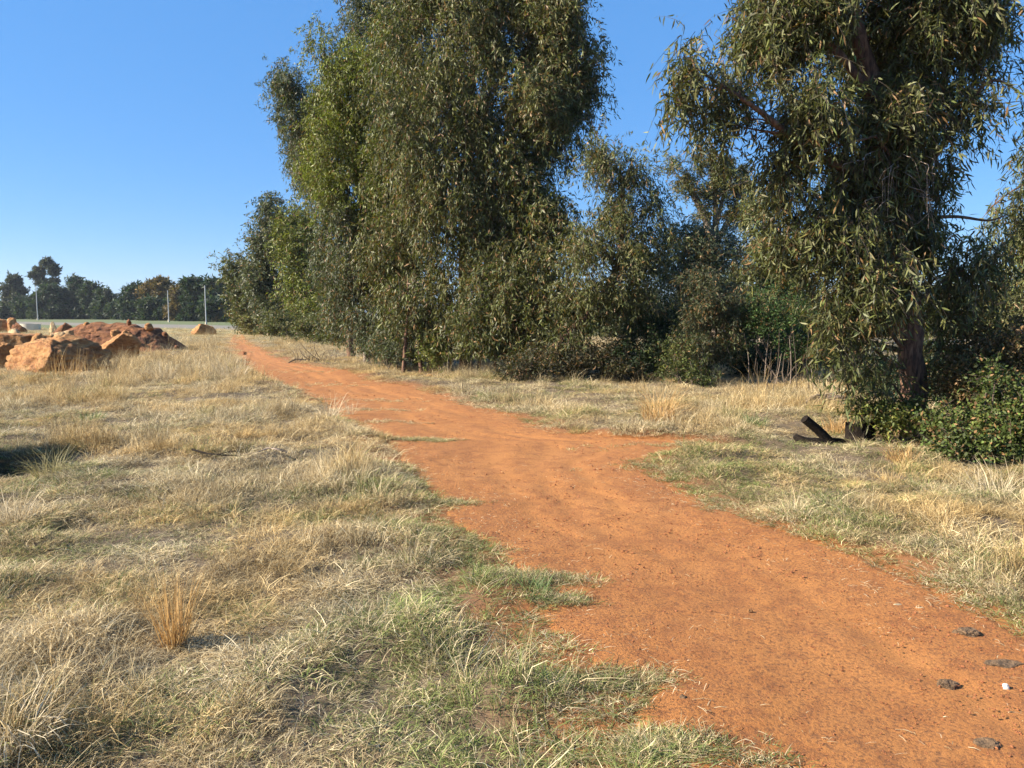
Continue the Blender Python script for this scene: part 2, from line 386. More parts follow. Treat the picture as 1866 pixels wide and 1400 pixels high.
def crown(ells, nleaf, Ln, Wd, pal, seed, sub=.55, per=None, weep=.75, fine=False, per_spray=18, spl=.5, brown=.06, twig=True, vst=1.5, minz=.05, tipc=None, shrink=.45):
    r = np.random.default_rng(seed); b = Buf()
    el = np.array(ells, float)
    wt = (el[:, 3] * el[:, 5]) ** 1.0 * (el[:, 4]) ** .5; wt /= wt.sum()
    nsp = max(4, int(nleaf / per_spray))
    nsub = []
    cents = []; tint = []; eid = []
    for k, e in enumerate(el):
        ns = max(2, int(1.9 * (e[3] * e[5] + e[3] * e[4] + e[4] * e[5]) / (sub * sub * vst)))
        d = nrm(r.normal(size=(ns, 3))); rad = r.uniform(.25, 1.0, (ns, 1)) ** .5
        ext = (sub * .85 + spl * .35) * shrink
        c = e[:3] + d * rad * np.maximum(e[3:6] - np.array([ext, ext, ext * (.6 + .4 * vst)]), e[3:6] * .15) + np.array([0, 0, weep * spl * .35])
        cents.append(c); eid += [k] * ns
    cents = np.concatenate(cents); eid = np.array(eid); ns = len(cents)
    cnt = np.array([wt[k] / (eid == k).sum() for k in range(len(el))])[eid]
    cnt *= r.uniform(.0, 1, ns) ** 1.8 + .06; cnt /= cnt.sum()
    sidx = r.choice(ns, nsp, p=cnt)
    srad = sub * r.uniform(.6, 1.35, ns)
    stint = r.uniform(0, 1, ns)
    o = nrm(r.normal(size=(nsp, 3))) * (r.uniform(0, 1, (nsp, 1)) ** (1 / 2.5))
    so = cents[sidx] + o * srad[sidx][:, None] * np.array([1, 1, vst])
    elc = el[eid[sidx]][:, :3]
    og = r.uniform(0, 1, (nsp, 1)) < .10; so = so + og * nrm(so - elc) * r.uniform(.3, 1.3, (nsp, 1)) * sub
    out = nrm(so - elc) * np.array([1, 1, .4])
    sd = nrm(out * .55 + r.normal(size=(nsp, 3)) * .45 + np.array([0, 0, -weep]))
    sl = spl * r.uniform(.6, 1.3, nsp)
    t = r.uniform(0, 1, (nsp, per_spray))
    sag = (t ** 1.6)[..., None] * np.array([0, 0, -.5 * weep]) * sl[:, None, None]
    p = so[:, None] + sd[:, None] * (t * sl[:, None])[..., None] + sag
    p = p + r.normal(size=p.shape) * (.02 if fine else .035)
    ld = r.normal(size=p.shape) * .62 + sd[:, None] * .3 + np.array([0, 0, -weep * .85])
    pal = np.array(pal); n = nsp * per_spray
    ti = np.repeat(stint[sidx] * .7 + r.uniform(0, .3, nsp), per_spray)
    col = np.where(ti[:, None] < .5, pal[0] + (pal[1] - pal[0]) * (1 - ti[:, None] * 2), pal[0] + (pal[2] - pal[0]) * (ti[:, None] * 2 - 1))
    col = col * (.45 + 1.15 * r.uniform(0, 1, (n, 1)) ** 1.3) * np.array([1, 1, 1]) * (1 + r.normal(size=(n, 3)) * .06)
    if tipc is not None:                                            # young bright growth in some clumps
        isn = np.repeat((stint[sidx] > .82), per_spray); col[isn] = np.array(tipc) * r.uniform(.7, 1.3, (isn.sum(), 1))
    br = r.uniform(0, 1, n) < brown; col[br] = np.array([.20, .115, .05]) * r.uniform(.5, 1.5, (br.sum(), 1))
    p = p.reshape(-1, 3); ld = ld.reshape(-1, 3); ok = p[:, 2] > minz
    p, ld, col = p[ok], ld[ok], np.clip(col[ok], .004, 1); n = len(p)
    leaves(b, p, ld, Ln * r.uniform(.6, 1.25, n), Wd * r.uniform(.7, 1.25, n), col, fine, seed + 1)
    if twig:
        step = 1 if fine else 4
        for k in range(0, nsp, step):
            if so[k, 2] < minz: continue
            w_ = .0035 if fine else .006
            tt = np.linspace(0, 1, 4)[:, None]
            pts = so[k] + sd[k] * tt * sl[k] + tt ** 1.6 * np.array([0, 0, -.5 * weep]) * sl[k]
            tube(b, pts, [w_, w_ * .8, w_ * .6, w_ * .3], 3, (.1, .07, .05), 1, cap=False)
    return b, cents, srad

def limb(b, a, c, r0, r1, r, n=7, sag=.12, ns=6):
    a = np.array(a); c = np.array(c); L_ = np.linalg.norm(c - a); m_ = (a + c) / 2 + r.normal(size=3) * L_ * .09 + np.array([0, 0, L_ * sag])
    q = (a * .6 + m_ * .4) + r.normal(size=3) * L_ * .05
    pts = spline([a, q, m_, c], n); tube(b, pts, np.linspace(r0, r1, n), ns, None, 0, cap=False)

def tree(name, label, cat, group, trunk, radii, ells, nleaf, Ln, Wd, pal, seed, bark=None, nlimb=40, extra=(), leafm=None, tipw=.011, **kw):
    trunk = np.array(trunk, float); r = np.random.default_rng(seed + 99)
    base = trunk[0].copy()
    base[2] = min(base[2], float(height(base[0], base[1]))) - .02
    trunk[0] = base
    root = thing(name, base, label, cat, group)
    cb, cents, sr = crown(ells, nleaf, Ln, Wd, pal, seed, **kw)
    cb.obj('crown', [leafm or M_leaf, M_twig], root, smooth=False)
    tb = Buf()
    pts = spline(trunk, 26); rad = np.interp(np.linspace(0, 1, 26), np.linspace(0, 1, len(radii)), radii)
    pts[1:, :2] += r.normal(size=(25, 2)) * rad[1:, None] * .12
    rad[0] *= 1.25
    tube(tb, pts, rad, 14, None, 0, rough=.3, seed=seed)
    allp = [pts]; allr = [rad]
    for (tr, rd) in extra:
        q = spline(tr, 18); rr = np.interp(np.linspace(0, 1, 18), np.linspace(0, 1, len(rd)), rd)
        tube(tb, q, rr, 10, None, 0, rough=.25, seed=seed + 3); allp.append(q); allr.append(rr)
    ap = np.concatenate(allp); ar = np.concatenate(allr)
    if len(cents):
        idx = r.permutation(len(cents))[:nlimb]
        for k in idx:
            c = cents[k]; d = np.linalg.norm(ap - c, axis=1) + np.where(ap[:, 2] > c[2] - .1, 1.5, 0) + 0.0
            j = int(np.argmin(d + np.abs(ap[:, 2] - c[2] + .8) * .4)); r0 = min(ar[j] * .5, .012 + .018 * d[j])
            limb(tb, ap[j], c, max(r0, tipw * 1.3), tipw * .5, r)
    tb.obj('trunk', bark or M_bark, root)
    return root

# ---- the big weeping gum on the right
Yr = 9.7
tr = [G(1668, 806), P(1664, 700, Yr), P(1656, 600, Yr), P(1640, 450, Yr), P(1622, 300, Yr), P(1592, 150, Yr), P(1553, 20, Yr), P(1520, -110, Yr), P(1505, -230, Yr)]
tr[0][1] = Yr; tr[0][0] = P(1668, 806, Yr)[0]
ex = [([P(1645, 480, Yr), P(1690, 300, Yr + .3), P(1725, 120, Yr + .5), P(1745, -60, Yr + .6)], [.085, .06, .045, .02]),
      ([P(1600, 190, Yr), P(1520, 90, Yr - .3), P(1430, 20, Yr - .4), P(1370, -60, Yr - .4)], [.06, .045, .035, .02]),
      ([P(1625, 330, Yr), P(1500, 290, Yr - .5), P(1380, 200, Yr - .8), P(1270, 125, Yr - .9)], [.07, .045, .03, .01]),
      ([P(1650, 400, Yr), P(1740, 395, Yr + .2), P(1800, 402, Yr + .3), P(1835, 392, Yr + .4)], [.03, .02, .014, .006]),
      ([P(1640, 380, Yr), P(1720, 260, Yr - .3), P(1800, 150, Yr - .4), P(1870, 175, Yr - .4)], [.05, .035, .02, .008])]
f0 = Yr - .7
ER = [E(1405, 60, 105, 120, Yr, .9), E(1335, 175, 60, 70, Yr - .5, .5), E(1258, 150, 62, 48, Yr - .8, .4), E(1235, 160, 40, 50, Yr - .8, .3), E(1300, 230, 40, 50, Yr - .6, .4), E(1480, 20, 70, 90, Yr - .2, .8), E(1700, 40, 120, 130, Yr + .1, 1.1),
      E(1785, 60, 45, 100, Yr, .7), E(1600, 70, 110, 110, Yr + .9, .6), E(1650, 200, 110, 110, Yr - .1, .9), E(1480, 215, 105, 95, Yr - .5, .8), E(1765, 205, 60, 45, Yr - .3, .5), E(1855, 200, 34, 40, Yr - .4, .4),
      E(1430, 315, 62, 80, Yr - .4, .7), E(1590, 330, 110, 90, Yr + .1, 1.0), E(1690, 330, 40, 80, Yr + .1, .7), E(1530, 430, 120, 75, Yr - .5, .8), E(1420, 430, 48, 60, Yr - .4, .5),
      E(1590, 520, 100, 70, Yr - .7, .6), E(1520, 580, 40, 55, Yr - .7, .4), E(1765, 500, 42, 60, Yr - .2, .5), E(1800, 490, 24, 50, Yr, .4), E(1655, 440, 75, 80, Yr + .2, .8), E(1545, 630, 48, 50, Yr - .6, .4),
      E(1585, 715, 42, 50, Yr - .5, .4), E(1720, 540, 50, 40, Yr + .3, .4), E(1740, 640, 34, 40, Yr + .1, .4), E(1600, 640, 34, 40, Yr - .3, .35),
      E(1500, -120, 150, 90, Yr, 1.2), E(1700, -110, 140, 90, Yr, 1.2)]
bigtree = tree('weeping_gum_tree', 'tall weeping gum with reddish peeling trunk standing alone on the right, leaves hanging low', 'tree', None,
     tr, [.17, .145, .135, .125, .125, .10, .085, .06, .03], ER, 112000, .125, .020, OL, 101, extra=ex, nlimb=150, sub=.26, fine=True, per_spray=12, spl=.34, weep=.8, brown=.08, minz=.25, vst=1.7, shrink=1.0, tipw=.009)

dt = Buf(); rq = np.random.default_rng(8)
for k in range(34):
    x_, y_ = rq.uniform(1540, 1700), rq.uniform(270, 420); yy = Yr + rq.uniform(-.9, -.3); dx = rq.uniform(-45, 45)
    tube(dt, spline([P(1632, y_ - 10, Yr), P(x_, y_, yy), P(x_ + dx * .6, y_ + rq.uniform(5, 30), yy), P(x_ + dx, y_ + rq.uniform(30, 90), yy)], 9), np.linspace(.006, .0015, 9), 4, cap=False)
dt.obj('dead_twigs', M_dead, bigtree)
# ---- gum thicket in the middle
GT = 'gum trees of the thicket beside the path'
def trunkpath(bx, by, Y, pts): 
    g = P(bx, by, Y); g[2] = 0; return [g] + [P(x, y, yy) for x, y, yy in pts]
tree('gum_tree', 'largest gum of the thicket, broad dark olive crown rising past the photo top', 'tree', GT,
     trunkpath(850, 670, 22, [(848, 600, 22), (845, 500, 22), (850, 350, 22), (860, 180, 22), (870, 0, 22), (880, -120, 22)]), [.18, .16, .14, .11, .09, .06, .03],
     [E(800, 60, 130, 120, 22, 1.8), E(900, -60, 160, 110, 22.5, 2.2), E(780, 230, 120, 120, 21.5, 1.9), E(905, 190, 115, 125, 21.5, 1.8), E(850, 370, 120, 105, 21.2, 1.8), E(755, 400, 80, 100, 21.5, 1.4), E(930, 420, 90, 100, 21, 1.4), E(860, 520, 85, 80, 20.8, 1.2), E(770, 540, 65, 70, 21.2, 1.1), E(780, -60, 110, 90, 22.5, 1.8), E(840, 610, 50, 60, 21, 1.0), E(900, 300, 60, 80, 21, 1.4), E(700, 440, 60, 80, 22, 1.3)],
     180000, .16, .034, OL, 201, nlimb=90, minz=.55, vst=1.7, weep=.9, extra=[(trunkpath(762, 668, 22.3, [(752, 560, 22.3), (730, 420, 22.5), (720, 250, 22.6)]), [.12, .10, .07, .04])] + [(trunkpath(q, 672, 20.6, [(q + w_, 620, 20.7), (q + w_ * 2.2, 560, 20.9), (q + w_ * 2, 500, 21.1)]), [.05, .045, .035, .015]) for q, w_ in ((735, 4), (768, -7), (800, 5), (822, -4), (872, 7), (905, -9))], sub=.55, brown=.10)
tree('gum_tree', 'dark gum forming the shadowed right side of the thicket crown', 'tree', GT,
     trunkpath(935, 686, 19.6, [(940, 600, 19.8), (960, 450, 20.3), (985, 300, 20.8), (1010, 120, 21), (1020, -30, 21)]), [.16, .14, .12, .09, .06, .03],
     [E(1000, 50, 75, 100, 21.5, 1.4), E(1045, 120, 48, 85, 21.5, 1.1), E(985, 215, 80, 90, 21, 1.4), E(1030, 250, 45, 60, 21.5, .9), E(1070, 165, 30, 50, 21.5, .6), E(960, 330, 55, 70, 20.8, 1.2), E(960, 500, 85, 80, 19.8, 1.3), E(950, 590, 80, 60, 19.2, 1.1), E(880, 600, 60, 55, 19.4, .9), E(1000, -60, 80, 70, 21.5, 1.2), E(920, 655, 50, 25, 19, .6), E(900, 500, 60, 80, 20, 1.1), E(1010, 130, 60, 90, 21.5, 1.2), E(980, 400, 60, 70, 20.5, 1.1)],
     118000, .16, .034, OL, 202, nlimb=70, minz=.5, sub=.5, brown=.12)
tree('gum_tree', 'smaller leaning gum at the right end of the thicket, crown loose with gaps', 'tree', GT,
     trunkpath(945, 680, 18.0, [(1010, 635, 18.1), (1080, 565, 18.2), (1120, 500, 18.4), (1135, 400, 18.5), (1130, 300, 18.5)]), [.12, .11, .10, .075, .05, .02],
     [E(1095, 295, 38, 45, 18.5, .9), E(1150, 320, 32, 48, 18.5, .8), E(1195, 385, 28, 55, 18.5, .7), E(1120, 400, 50, 60, 18.5, 1), E(1065, 450, 55, 55, 18.3, 1), E(1150, 470, 60, 50, 18.3, .9), E(1070, 540, 80, 50, 18.2, 1), E(1205, 450, 30, 50, 18.5, .7), E(1160, 540, 45, 35, 18.3, .7), E(1040, 610, 60, 35, 18.1, .7)],
     34000, .14, .027, OL, 203, nlimb=60, sub=.36, shrink=1.0, minz=.6, brown=.09, extra=[([P(1100, 300, 18.5), P(1088, 250, 18.5), P(1098, 215, 18.5)], [.012, .007, .003]), ([P(1088, 250, 18.5), P(1078, 222, 18.5)], [.006, .002])])
tree('gum_tree', 'gum with fresh yellow green foliage on the upper left of the thicket', 'tree', GT,
     trunkpath(705, 655, 25, [(700, 560, 25), (670, 420, 25), (640, 280, 25), (600, 130, 25), (590, 90, 25)]), [.15, .13, .10, .07, .04, .02],
     [E(588, 95, 32, 38, 25, .8), E(610, 180, 55, 65, 25, 1.3), E(620, 280, 65, 75, 25, 1.5), E(680, 160, 75, 90, 25, 1.7), E(665, 370, 75, 75, 24.5, 1.5), E(700, 290, 70, 90, 24.4, 1.5), E(720, 100, 60, 80, 25, 1.3)],
     100000, .14, .032, YEL, 204, nlimb=60, sub=.5, brown=.06, tipc=(.17, .20, .035))
tree('gum_tree', 'thin grey green gum on the far left edge of the thicket crown', 'tree', GT,
     trunkpath(640, 645, 28, [(630, 540, 28), (590, 400, 28), (555, 280, 28), (525, 150, 28)]), [.13, .11, .08, .05, .02],
     [E(520, 160, 22, 40, 28, .8), E(538, 230, 32, 55, 28, 1), E(565, 300, 36, 42, 28, 1.1), E(600, 350, 40, 50, 28, 1.1), E(580, 210, 40, 60, 28, 1.1)],
     42000, .15, .032, GREY, 205, nlimb=40, sub=.45)
tree('gum_tree', 'blue grey gum behind the top left of the thicket, crown cut by the upper edge', 'tree', GT,
     trunkpath(720, 650, 28, [(720, 500, 28), (710, 300, 28), (700, 120, 28), (700, -60, 28)]), [.16, .13, .10, .07, .03],
     [E(675, 30, 48, 60, 28, 1.3), E(735, -20, 70, 80, 28, 1.5), E(690, 110, 60, 60, 28, 1.3), E(650, 70, 28, 40, 28, .8), E(1080, 20, 5, 5, 28, .1), E(720, 200, 90, 80, 28, 1.6)],
     50000, .15, .033, GREY, 206, nlimb=40, sub=.5)
tree('gum_tree', 'low bushy gum with pale grey leaves at the left foot of the thicket', 'tree', GT,
     trunkpath(668, 650, 24.5, [(665, 590, 24.5), (650, 520, 24.5), (630, 430, 24.5)]), [.09, .07, .05, .02],
     [E(625, 410, 38, 50, 24.5, 1), E(605, 480, 32, 55, 24.5, .9), E(655, 490, 60, 65, 24.2, 1.3), E(710, 500, 60, 65, 23.8, 1.2), E(630, 570, 36, 35, 24, .9), E(690, 590, 60, 40, 23.5, 1), E(740, 610, 45, 35, 22.8, .8), E(800, 615, 50, 40, 21.5, .9)],
     72000, .14, .030, GREY, 207, nlimb=50, sub=.42, bark=M_bark2, brown=.1, minz=.4)

# ---- three trees further down the path on the left
GD = 'gum trees further along the path'
tree('gum_tree', 'distant pointed blue green gum with slender spire down the path', 'tree', GD,
     trunkpath(492, 612, 55, [(490, 560, 55), (488, 480, 55), (492, 380, 55)]), [.2, .16, .12, .04],
     [E(492, 362, 11, 20, 55, .8), E(497, 400, 19, 32, 55, 1.2), E(490, 450, 28, 45, 55, 1.6), E(480, 510, 34, 45, 55, 1.8), E(520, 560, 40, 40, 54, 1.8)],
     36000, .26, .075, GREY, 301, nlimb=24, sub=.8, per_spray=10, spl=.7, bark=M_bark2, vst=1.3, weep=.4)
tree('gum_tree', 'bushy yellow green gum just left of the thicket, in front of the spire', 'tree', GD,
     trunkpath(545, 616, 50, [(545, 560, 50), (545, 470, 50), (548, 400, 50)]), [.2, .16, .1, .04],
     [E(545, 400, 26, 24, 50, 1.2), E(560, 440, 36, 40, 50, 1.6), E(525, 450, 28, 50, 50, 1.4), E(575, 500, 34, 50, 50, 1.6), E(550, 540, 36, 45, 49, 1.6), E(520, 420, 14, 20, 50, .8), E(590, 560, 34, 40, 48, 1.4)],
     42000, .24, .075, YEL, 302, nlimb=24, sub=.8, per_spray=10, spl=.7, bark=M_bark2, vst=1.2, weep=.4)
tree('gum_tree', 'low rounded olive gum at the far left end of the tree row', 'tree', GD,
     trunkpath(455, 610, 60, [(452, 580, 60), (445, 530, 60), (438, 480, 60)]), [.16, .13, .1, .04],
     [E(432, 492, 17, 22, 60, 1), E(445, 520, 27, 34, 60, 1.5), E(465, 560, 30, 34, 59, 1.5), E(452, 572, 20, 30, 59, 1.0), E(470, 500, 22, 36, 60, 1.2)],
     26000, .26, .08, OL, 303, nlimb=18, sub=.8, per_spray=10, spl=.7, bark=M_bark2, vst=1.2, weep=.3)

# ---- gums behind, between the thicket and the big tree
GB = 'gums standing behind the thicket'
Yb = 38
tree('gum_tree', 'gum with fanned pale limbs standing against the sky between thicket and weeping gum', 'tree', GB,
     trunkpath(1310, 640, Yb, [(1305, 540, Yb), (1300, 460, Yb), (1285, 400, Yb), (1260, 350, Yb), (1235, 320, Yb)]), [.34, .30, .27, .2, .12, .04],
     [E(1222, 300, 20, 17, Yb, .8), E(1250, 335, 24, 26, Yb, .9), E(1285, 290, 28, 20, Yb, 1), E(1315, 305, 28, 26, Yb, 1), E(1350, 330, 28, 34, Yb, 1), E(1300, 345, 34, 28, Yb, 1.1), E(1345, 390, 34, 34, Yb, 1.1), E(1285, 385, 22, 22, Yb, .8)],
     22000, .16, .045, OL, 401, nlimb=40, shrink=.8, sub=.42, per_spray=10, weep=.2, vst=1.0, bark=M_bark2, brown=.14,
     extra=[([P(1300, 460, Yb), P(1305, 400, Yb), P(1300, 330, Yb), P(1290, 280, Yb)], [.2, .15, .08, .03]), ([P(1300, 450, Yb), P(1335, 390, Yb), P(1355, 320, Yb)], [.18, .1, .03]), ([P(1303, 420, Yb), P(1320, 350, Yb), P(1325, 290, Yb)], [.12, .08, .02])])
tree('gum_tree', 'olive gum half hidden behind the left edge of the weeping gum', 'tree', GB,
     trunkpath(1390, 640, 34, [(1392, 540, 34), (1395, 450, 34), (1390, 370, 34)]), [.2, .16, .12, .04],
     [E(1385, 390, 34, 45, 34, 1.1), E(1400, 460, 44, 50, 34, 1.3), E(1360, 500, 40, 40, 34, 1.2), E(1440, 520, 50, 50, 34, 1.4), E(1400, 570, 60, 40, 34, 1.4)],
     32000, .17, .05, OL, 402, nlimb=30, sub=.5, per_spray=10, weep=.5, vst=1.1, bark=M_bark2)
tree('gum_tree', 'grey green gum just right of the leaning gum, reaching mid height', 'tree', GB,
     trunkpath(1255, 650, 30, [(1250, 560, 30), (1245, 480, 30), (1250, 420, 30)]), [.16, .12, .08, .03],
     [E(1250, 430, 36, 36, 30, 1), E(1290, 470, 44, 44, 30, 1.2), E(1235, 500, 34, 44, 30, 1.1), E(1300, 540, 50, 50, 30, 1.3), E(1240, 580, 34, 40, 30, 1.1), E(1330, 450, 28, 30, 30, .9)],
     38000, .15, .042, GREY, 403, nlimb=30, sub=.5, per_spray=10, weep=.5, vst=1.2, bark=M_bark2, brown=.14)

# ---- sunlit tree at the right edge of frame whose branch enters the picture
tree('weeping_gum_tree', 'weeping gum mostly outside the right edge, only its outer branch of hanging leaves visible', 'tree', None,
     trunkpath(2010, 720, 12, [(2010, 600, 12), (2000, 450, 12), (1980, 300, 12), (1960, 200, 12)]), [.14, .12, .1, .07, .03],
     [E(1860, 380, 32, 30, 12, .5), E(1865, 450, 36, 55, 12, .6), E(1930, 400, 60, 90, 12, .9), E(1990, 260, 80, 90, 12, 1), E(1980, 520, 70, 80, 12, .9)],
     22000, .14, .022, OL, 501, fine=True, nlimb=30, sub=.32, weep=1.0, vst=1.6, tipw=.008,
     extra=[([P(1990, 380, 12), P(1920, 340, 12), P(1866, 338, 12), P(1815, 370, 12), P(1790, 398, 12)], [.05, .03, .015, .008, .003])])

# ---- shrubs of the undergrowth
GS = 'shrubs of the undergrowth between the trees'
def shrub(label, px, py, Y, ells, n, Ln, Wd, pal, seed, name='shrub', nst=7, group=GS, **kw):
    g = P(px, py, Y); g[2] = float(height(g[0], g[1])) - .02
    root = thing(name, g, label, 'shrub', group); r = np.random.default_rng(seed + 50)
    kw.setdefault('weep', .1); kw.setdefault('vst', 1.0); kw.setdefault('sub', .25); kw.setdefault('spl', .25)
    cb, cents, sr = crown(ells, n, Ln, Wd, pal, seed, **kw); cb.obj('foliage', [kw.get('lm', M_leafm) if False else M_leafm, M_twig], root, smooth=False)
    tb = Buf()
    for k in r.permutation(len(cents))[:nst]:
        a = g + np.array([r.uniform(-.15, .15), r.uniform(-.15, .15), 0]); limb(tb, a, cents[k], .022, .006, r, 7, .08, 5)
    tb.obj('stem', M_twig, root); return root
shrub('feathery dark green shrub beneath the leaning gum', 1180, 700, 18.5, [E(1175, 620, 50, 55, 18.5, .8), E(1215, 600, 40, 60, 18.8, .7), E(1150, 650, 45, 40, 18.2, .7), E(1210, 665, 45, 35, 18.2, .6)], 26000, .08, .022, DK, 601, sub=.22, spl=.3)
shrub('grey leaved gum sapling right of the feathery dark shrub', 1290, 700, 17.5, [E(1280, 540, 45, 60, 17.5, .7), E(1310, 600, 40, 55, 17.5, .7), E(1270, 640, 45, 45, 17.3, .6), E(1330, 560, 30, 45, 17.6, .5)], 18000, .10, .022, [(.07, .078, .035), (.045, .055, .028), (.10, .10, .05)], 602, name='gum_sapling', weep=.5, sub=.25, brown=.14)
shrub('bright green flat topped shrub on thin bare stems left of the weeping gum', 1430, 700, 16.8, [E(1385, 560, 30, 34, 17.2, .6), E(1420, 540, 34, 26, 17.2, .7), E(1455, 570, 30, 34, 17, .7), E(1400, 595, 40, 30, 17, .6), E(1485, 600, 26, 30, 17, .6), E(1360, 600, 20, 30, 17.4, .5), E(1440, 630, 30, 26, 17.2, .5), E(1500, 640, 24, 40, 17.2, .5)], 15000, .065, .026, BRIGHT, 603, nst=8, sub=.2)
shrub('low dark shrub behind the bare thin stems', 1400, 690, 19.5, [E(1350, 640, 50, 55, 19.5, .8), E(1430, 640, 60, 55, 19.5, .8), E(1500, 640, 50, 55, 19.5, .8)], 18000, .10, .03, DK, 604, sub=.3)
shrub('small yellow green shrub at the foot of the feathery dark shrub', 1250, 705, 16.6, [E(1235, 640, 22, 38, 17.2, .4), E(1262, 678, 26, 20, 16.6, .4), E(1215, 670, 16, 28, 16.8, .3), E(1290, 690, 14, 14, 16.5, .3)], 4200, .08, .022, [(.07, .085, .022), (.04, .055, .018), (.11, .12, .03)], 605)
shrub('small bright green bush beside the thin pale trunk in the thicket', 790, 665, 21, [E(788, 630, 20, 24, 20.6, .5), E(795, 650, 18, 14, 20.4, .4)], 3500, .09, .03, YEL, 606)
shrub('brownish leafy brush at the base of the dark thicket gum', 1060, 695, 18, [E(1010, 655, 60, 28, 18, .7), E(1090, 655, 55, 30, 18, .7), E(1140, 672, 40, 24, 17.6, .6), E(960, 672, 50, 18, 17.8, .5)], 17000, .09, .024, [(.05, .05, .022), (.035, .032, .016), (.09, .08, .04)], 607, brown=.12)
shrub('grey green bush hanging low at the left foot of the thicket', 715, 664, 21.6, [E(715, 625, 30, 30, 21.6, .7), E(750, 640, 28, 20, 21.2, .6), E(680, 630, 26, 22, 22.5, .6)], 10000, .11, .028, GREY, 608, weep=.5)
shrub('pale dry bush below the low rounded gum at the end of the tree row', 462, 612, 58, [E(458, 588, 16, 20, 58, 1), E(476, 594, 18, 14, 57, 1)], 7000, .22, .07, [(.16, .15, .06), (.12, .12, .05), (.22, .2, .09)], 609, sub=.5, spl=.5)
shrub('thin olive bush at the path edge beneath the pointed gum', 540, 620, 45, [E(520, 595, 30, 18, 45, 1.2), E(570, 600, 34, 18, 42, 1.2), E(610, 610, 30, 18, 38, 1)], 14000, .18, .05, OL, 610, sub=.5, spl=.4)
shrub('unseen dark low bush added beyond the left edge to shade the dark hollow', -170, 850, 7.9, [E(-180, 800, 95, 60, 7.9, .4), E(-115, 815, 55, 45, 7.9, .35), E(-220, 740, 70, 70, 8.0, .4), E(-130, 760, 40, 40, 8.1, .3)], 24000, .06, .02, DK, 615, group=None, sub=.14, spl=.15)  # bush added out of view, only there to throw shade over the hollow
# right hand bushes
GN_ = 'bushes around the weeping gum'
shrub('leafy green bush in the bottom right beside the trunk of the weeping gum', 1790, 846, 8.3, [E(1745, 790, 30, 28, 8.3, .3), E(1790, 760, 36, 30, 8.4, .3), E(1835, 735, 30, 36, 8.5, .3), E(1720, 815, 26, 22, 8.2, .2), E(1780, 815, 40, 28, 8.1, .3), E(1835, 800, 34, 34, 8.1, .3), E(1880, 770, 30, 60, 8.2, .3), E(1855, 835, 34, 16, 8.0, .2), E(1710, 765, 14, 22, 8.5, .2), E(1810, 690, 16, 24, 8.5, .2)], 12000, .055, .028, [(.075, .10, .024), (.045, .065, .018), (.13, .155, .035)], 611, group=GN_, sub=.13, spl=.18, per_spray=9, fine=False, nst=34, shrink=.3, vst=.8, brown=.10)
shrub('reddish brown twiggy bush at the right edge above the leafy green bush', 1810, 760, 9.3, [E(1800, 640, 45, 50, 9.4, .4), E(1840, 690, 40, 50, 9.2, .4), E(1860, 620, 30, 40, 9.5, .4), E(1745, 690, 30, 45, 9.3, .35)], 14000, .06, .022, [(.10, .085, .03), (.075, .06, .028), (.14, .12, .05)], 612, group=GN_, sub=.16, spl=.18, brown=.3, nst=26)
shrub('yellow green sprouts round the foot of the weeping gum', 1625, 812, 9.2, [E(1590, 745, 22, 16, 9.2, .25), E(1620, 765, 26, 18, 9.1, .25), E(1655, 745, 20, 20, 9.3, .2), E(1705, 780, 22, 26, 9.1, .25)], 6500, .055, .026, YEL, 613, group=GN_, sub=.12, spl=.12)
shrub('dark bush in shade behind the trunk of the weeping gum', 1740, 770, 12.5, [E(1700, 680, 60, 60, 12.5, .7), E(1780, 700, 60, 55, 12.5, .7), E(1610, 690, 60, 40, 14.5, .7), E(1860, 690, 50, 60, 12.5, .7)], 20000, .08, .03, DK, 614, group=GN_, sub=.25)

# ---- background belt behind the right half
GK = 'trees of the belt behind the right half'
pals = [OL, DK, GREY, OL, YEL, OL, DK, GREY, OL]
labs = ['distant olive tree seen between thicket trunks', 'distant dark tree under the leaning gum', 'distant grey tree right of the leaning gum', 'distant olive tree behind the gum sapling',
        'distant yellowish tree behind the bright green shrub', 'distant olive tree left of the weeping gum trunk', 'distant dark tree behind the weeping gum trunk', 'distant grey green tree right of the weeping gum trunk', 'pale olive tree at the right edge of the photo behind the twiggy bush']
for k, px in enumerate([930, 1060, 1170, 1270, 1370, 1480, 1600, 1730, 1850]):
    Yk = 46 + (k * 7) % 9; top = [540, 530, 520, 500, 505, 520, 500, 500, 480][k]
    hh = (640 - top)
    tree('background_tree', labs[k], 'tree', GK, trunkpath(px, 618, Yk, [(px, 580, Yk), (px + 4, top + 20, Yk)]), [.2, .15, .05],
         [E(px, top + hh * .3, 50, hh * .3, Yk, 1.8), E(px - 36, top + hh * .55, 48, hh * .3, Yk, 1.8), E(px + 38, top + hh * .55, 48, hh * .3, Yk, 1.8), E(px, top + hh * .8, 70, hh * .22, Yk, 1.8)],
         17000, .3, .09, pals[k], 700 + k, nlimb=10, sub=.9, per_spray=9, spl=.7, weep=.2, vst=1.0, twig=False)

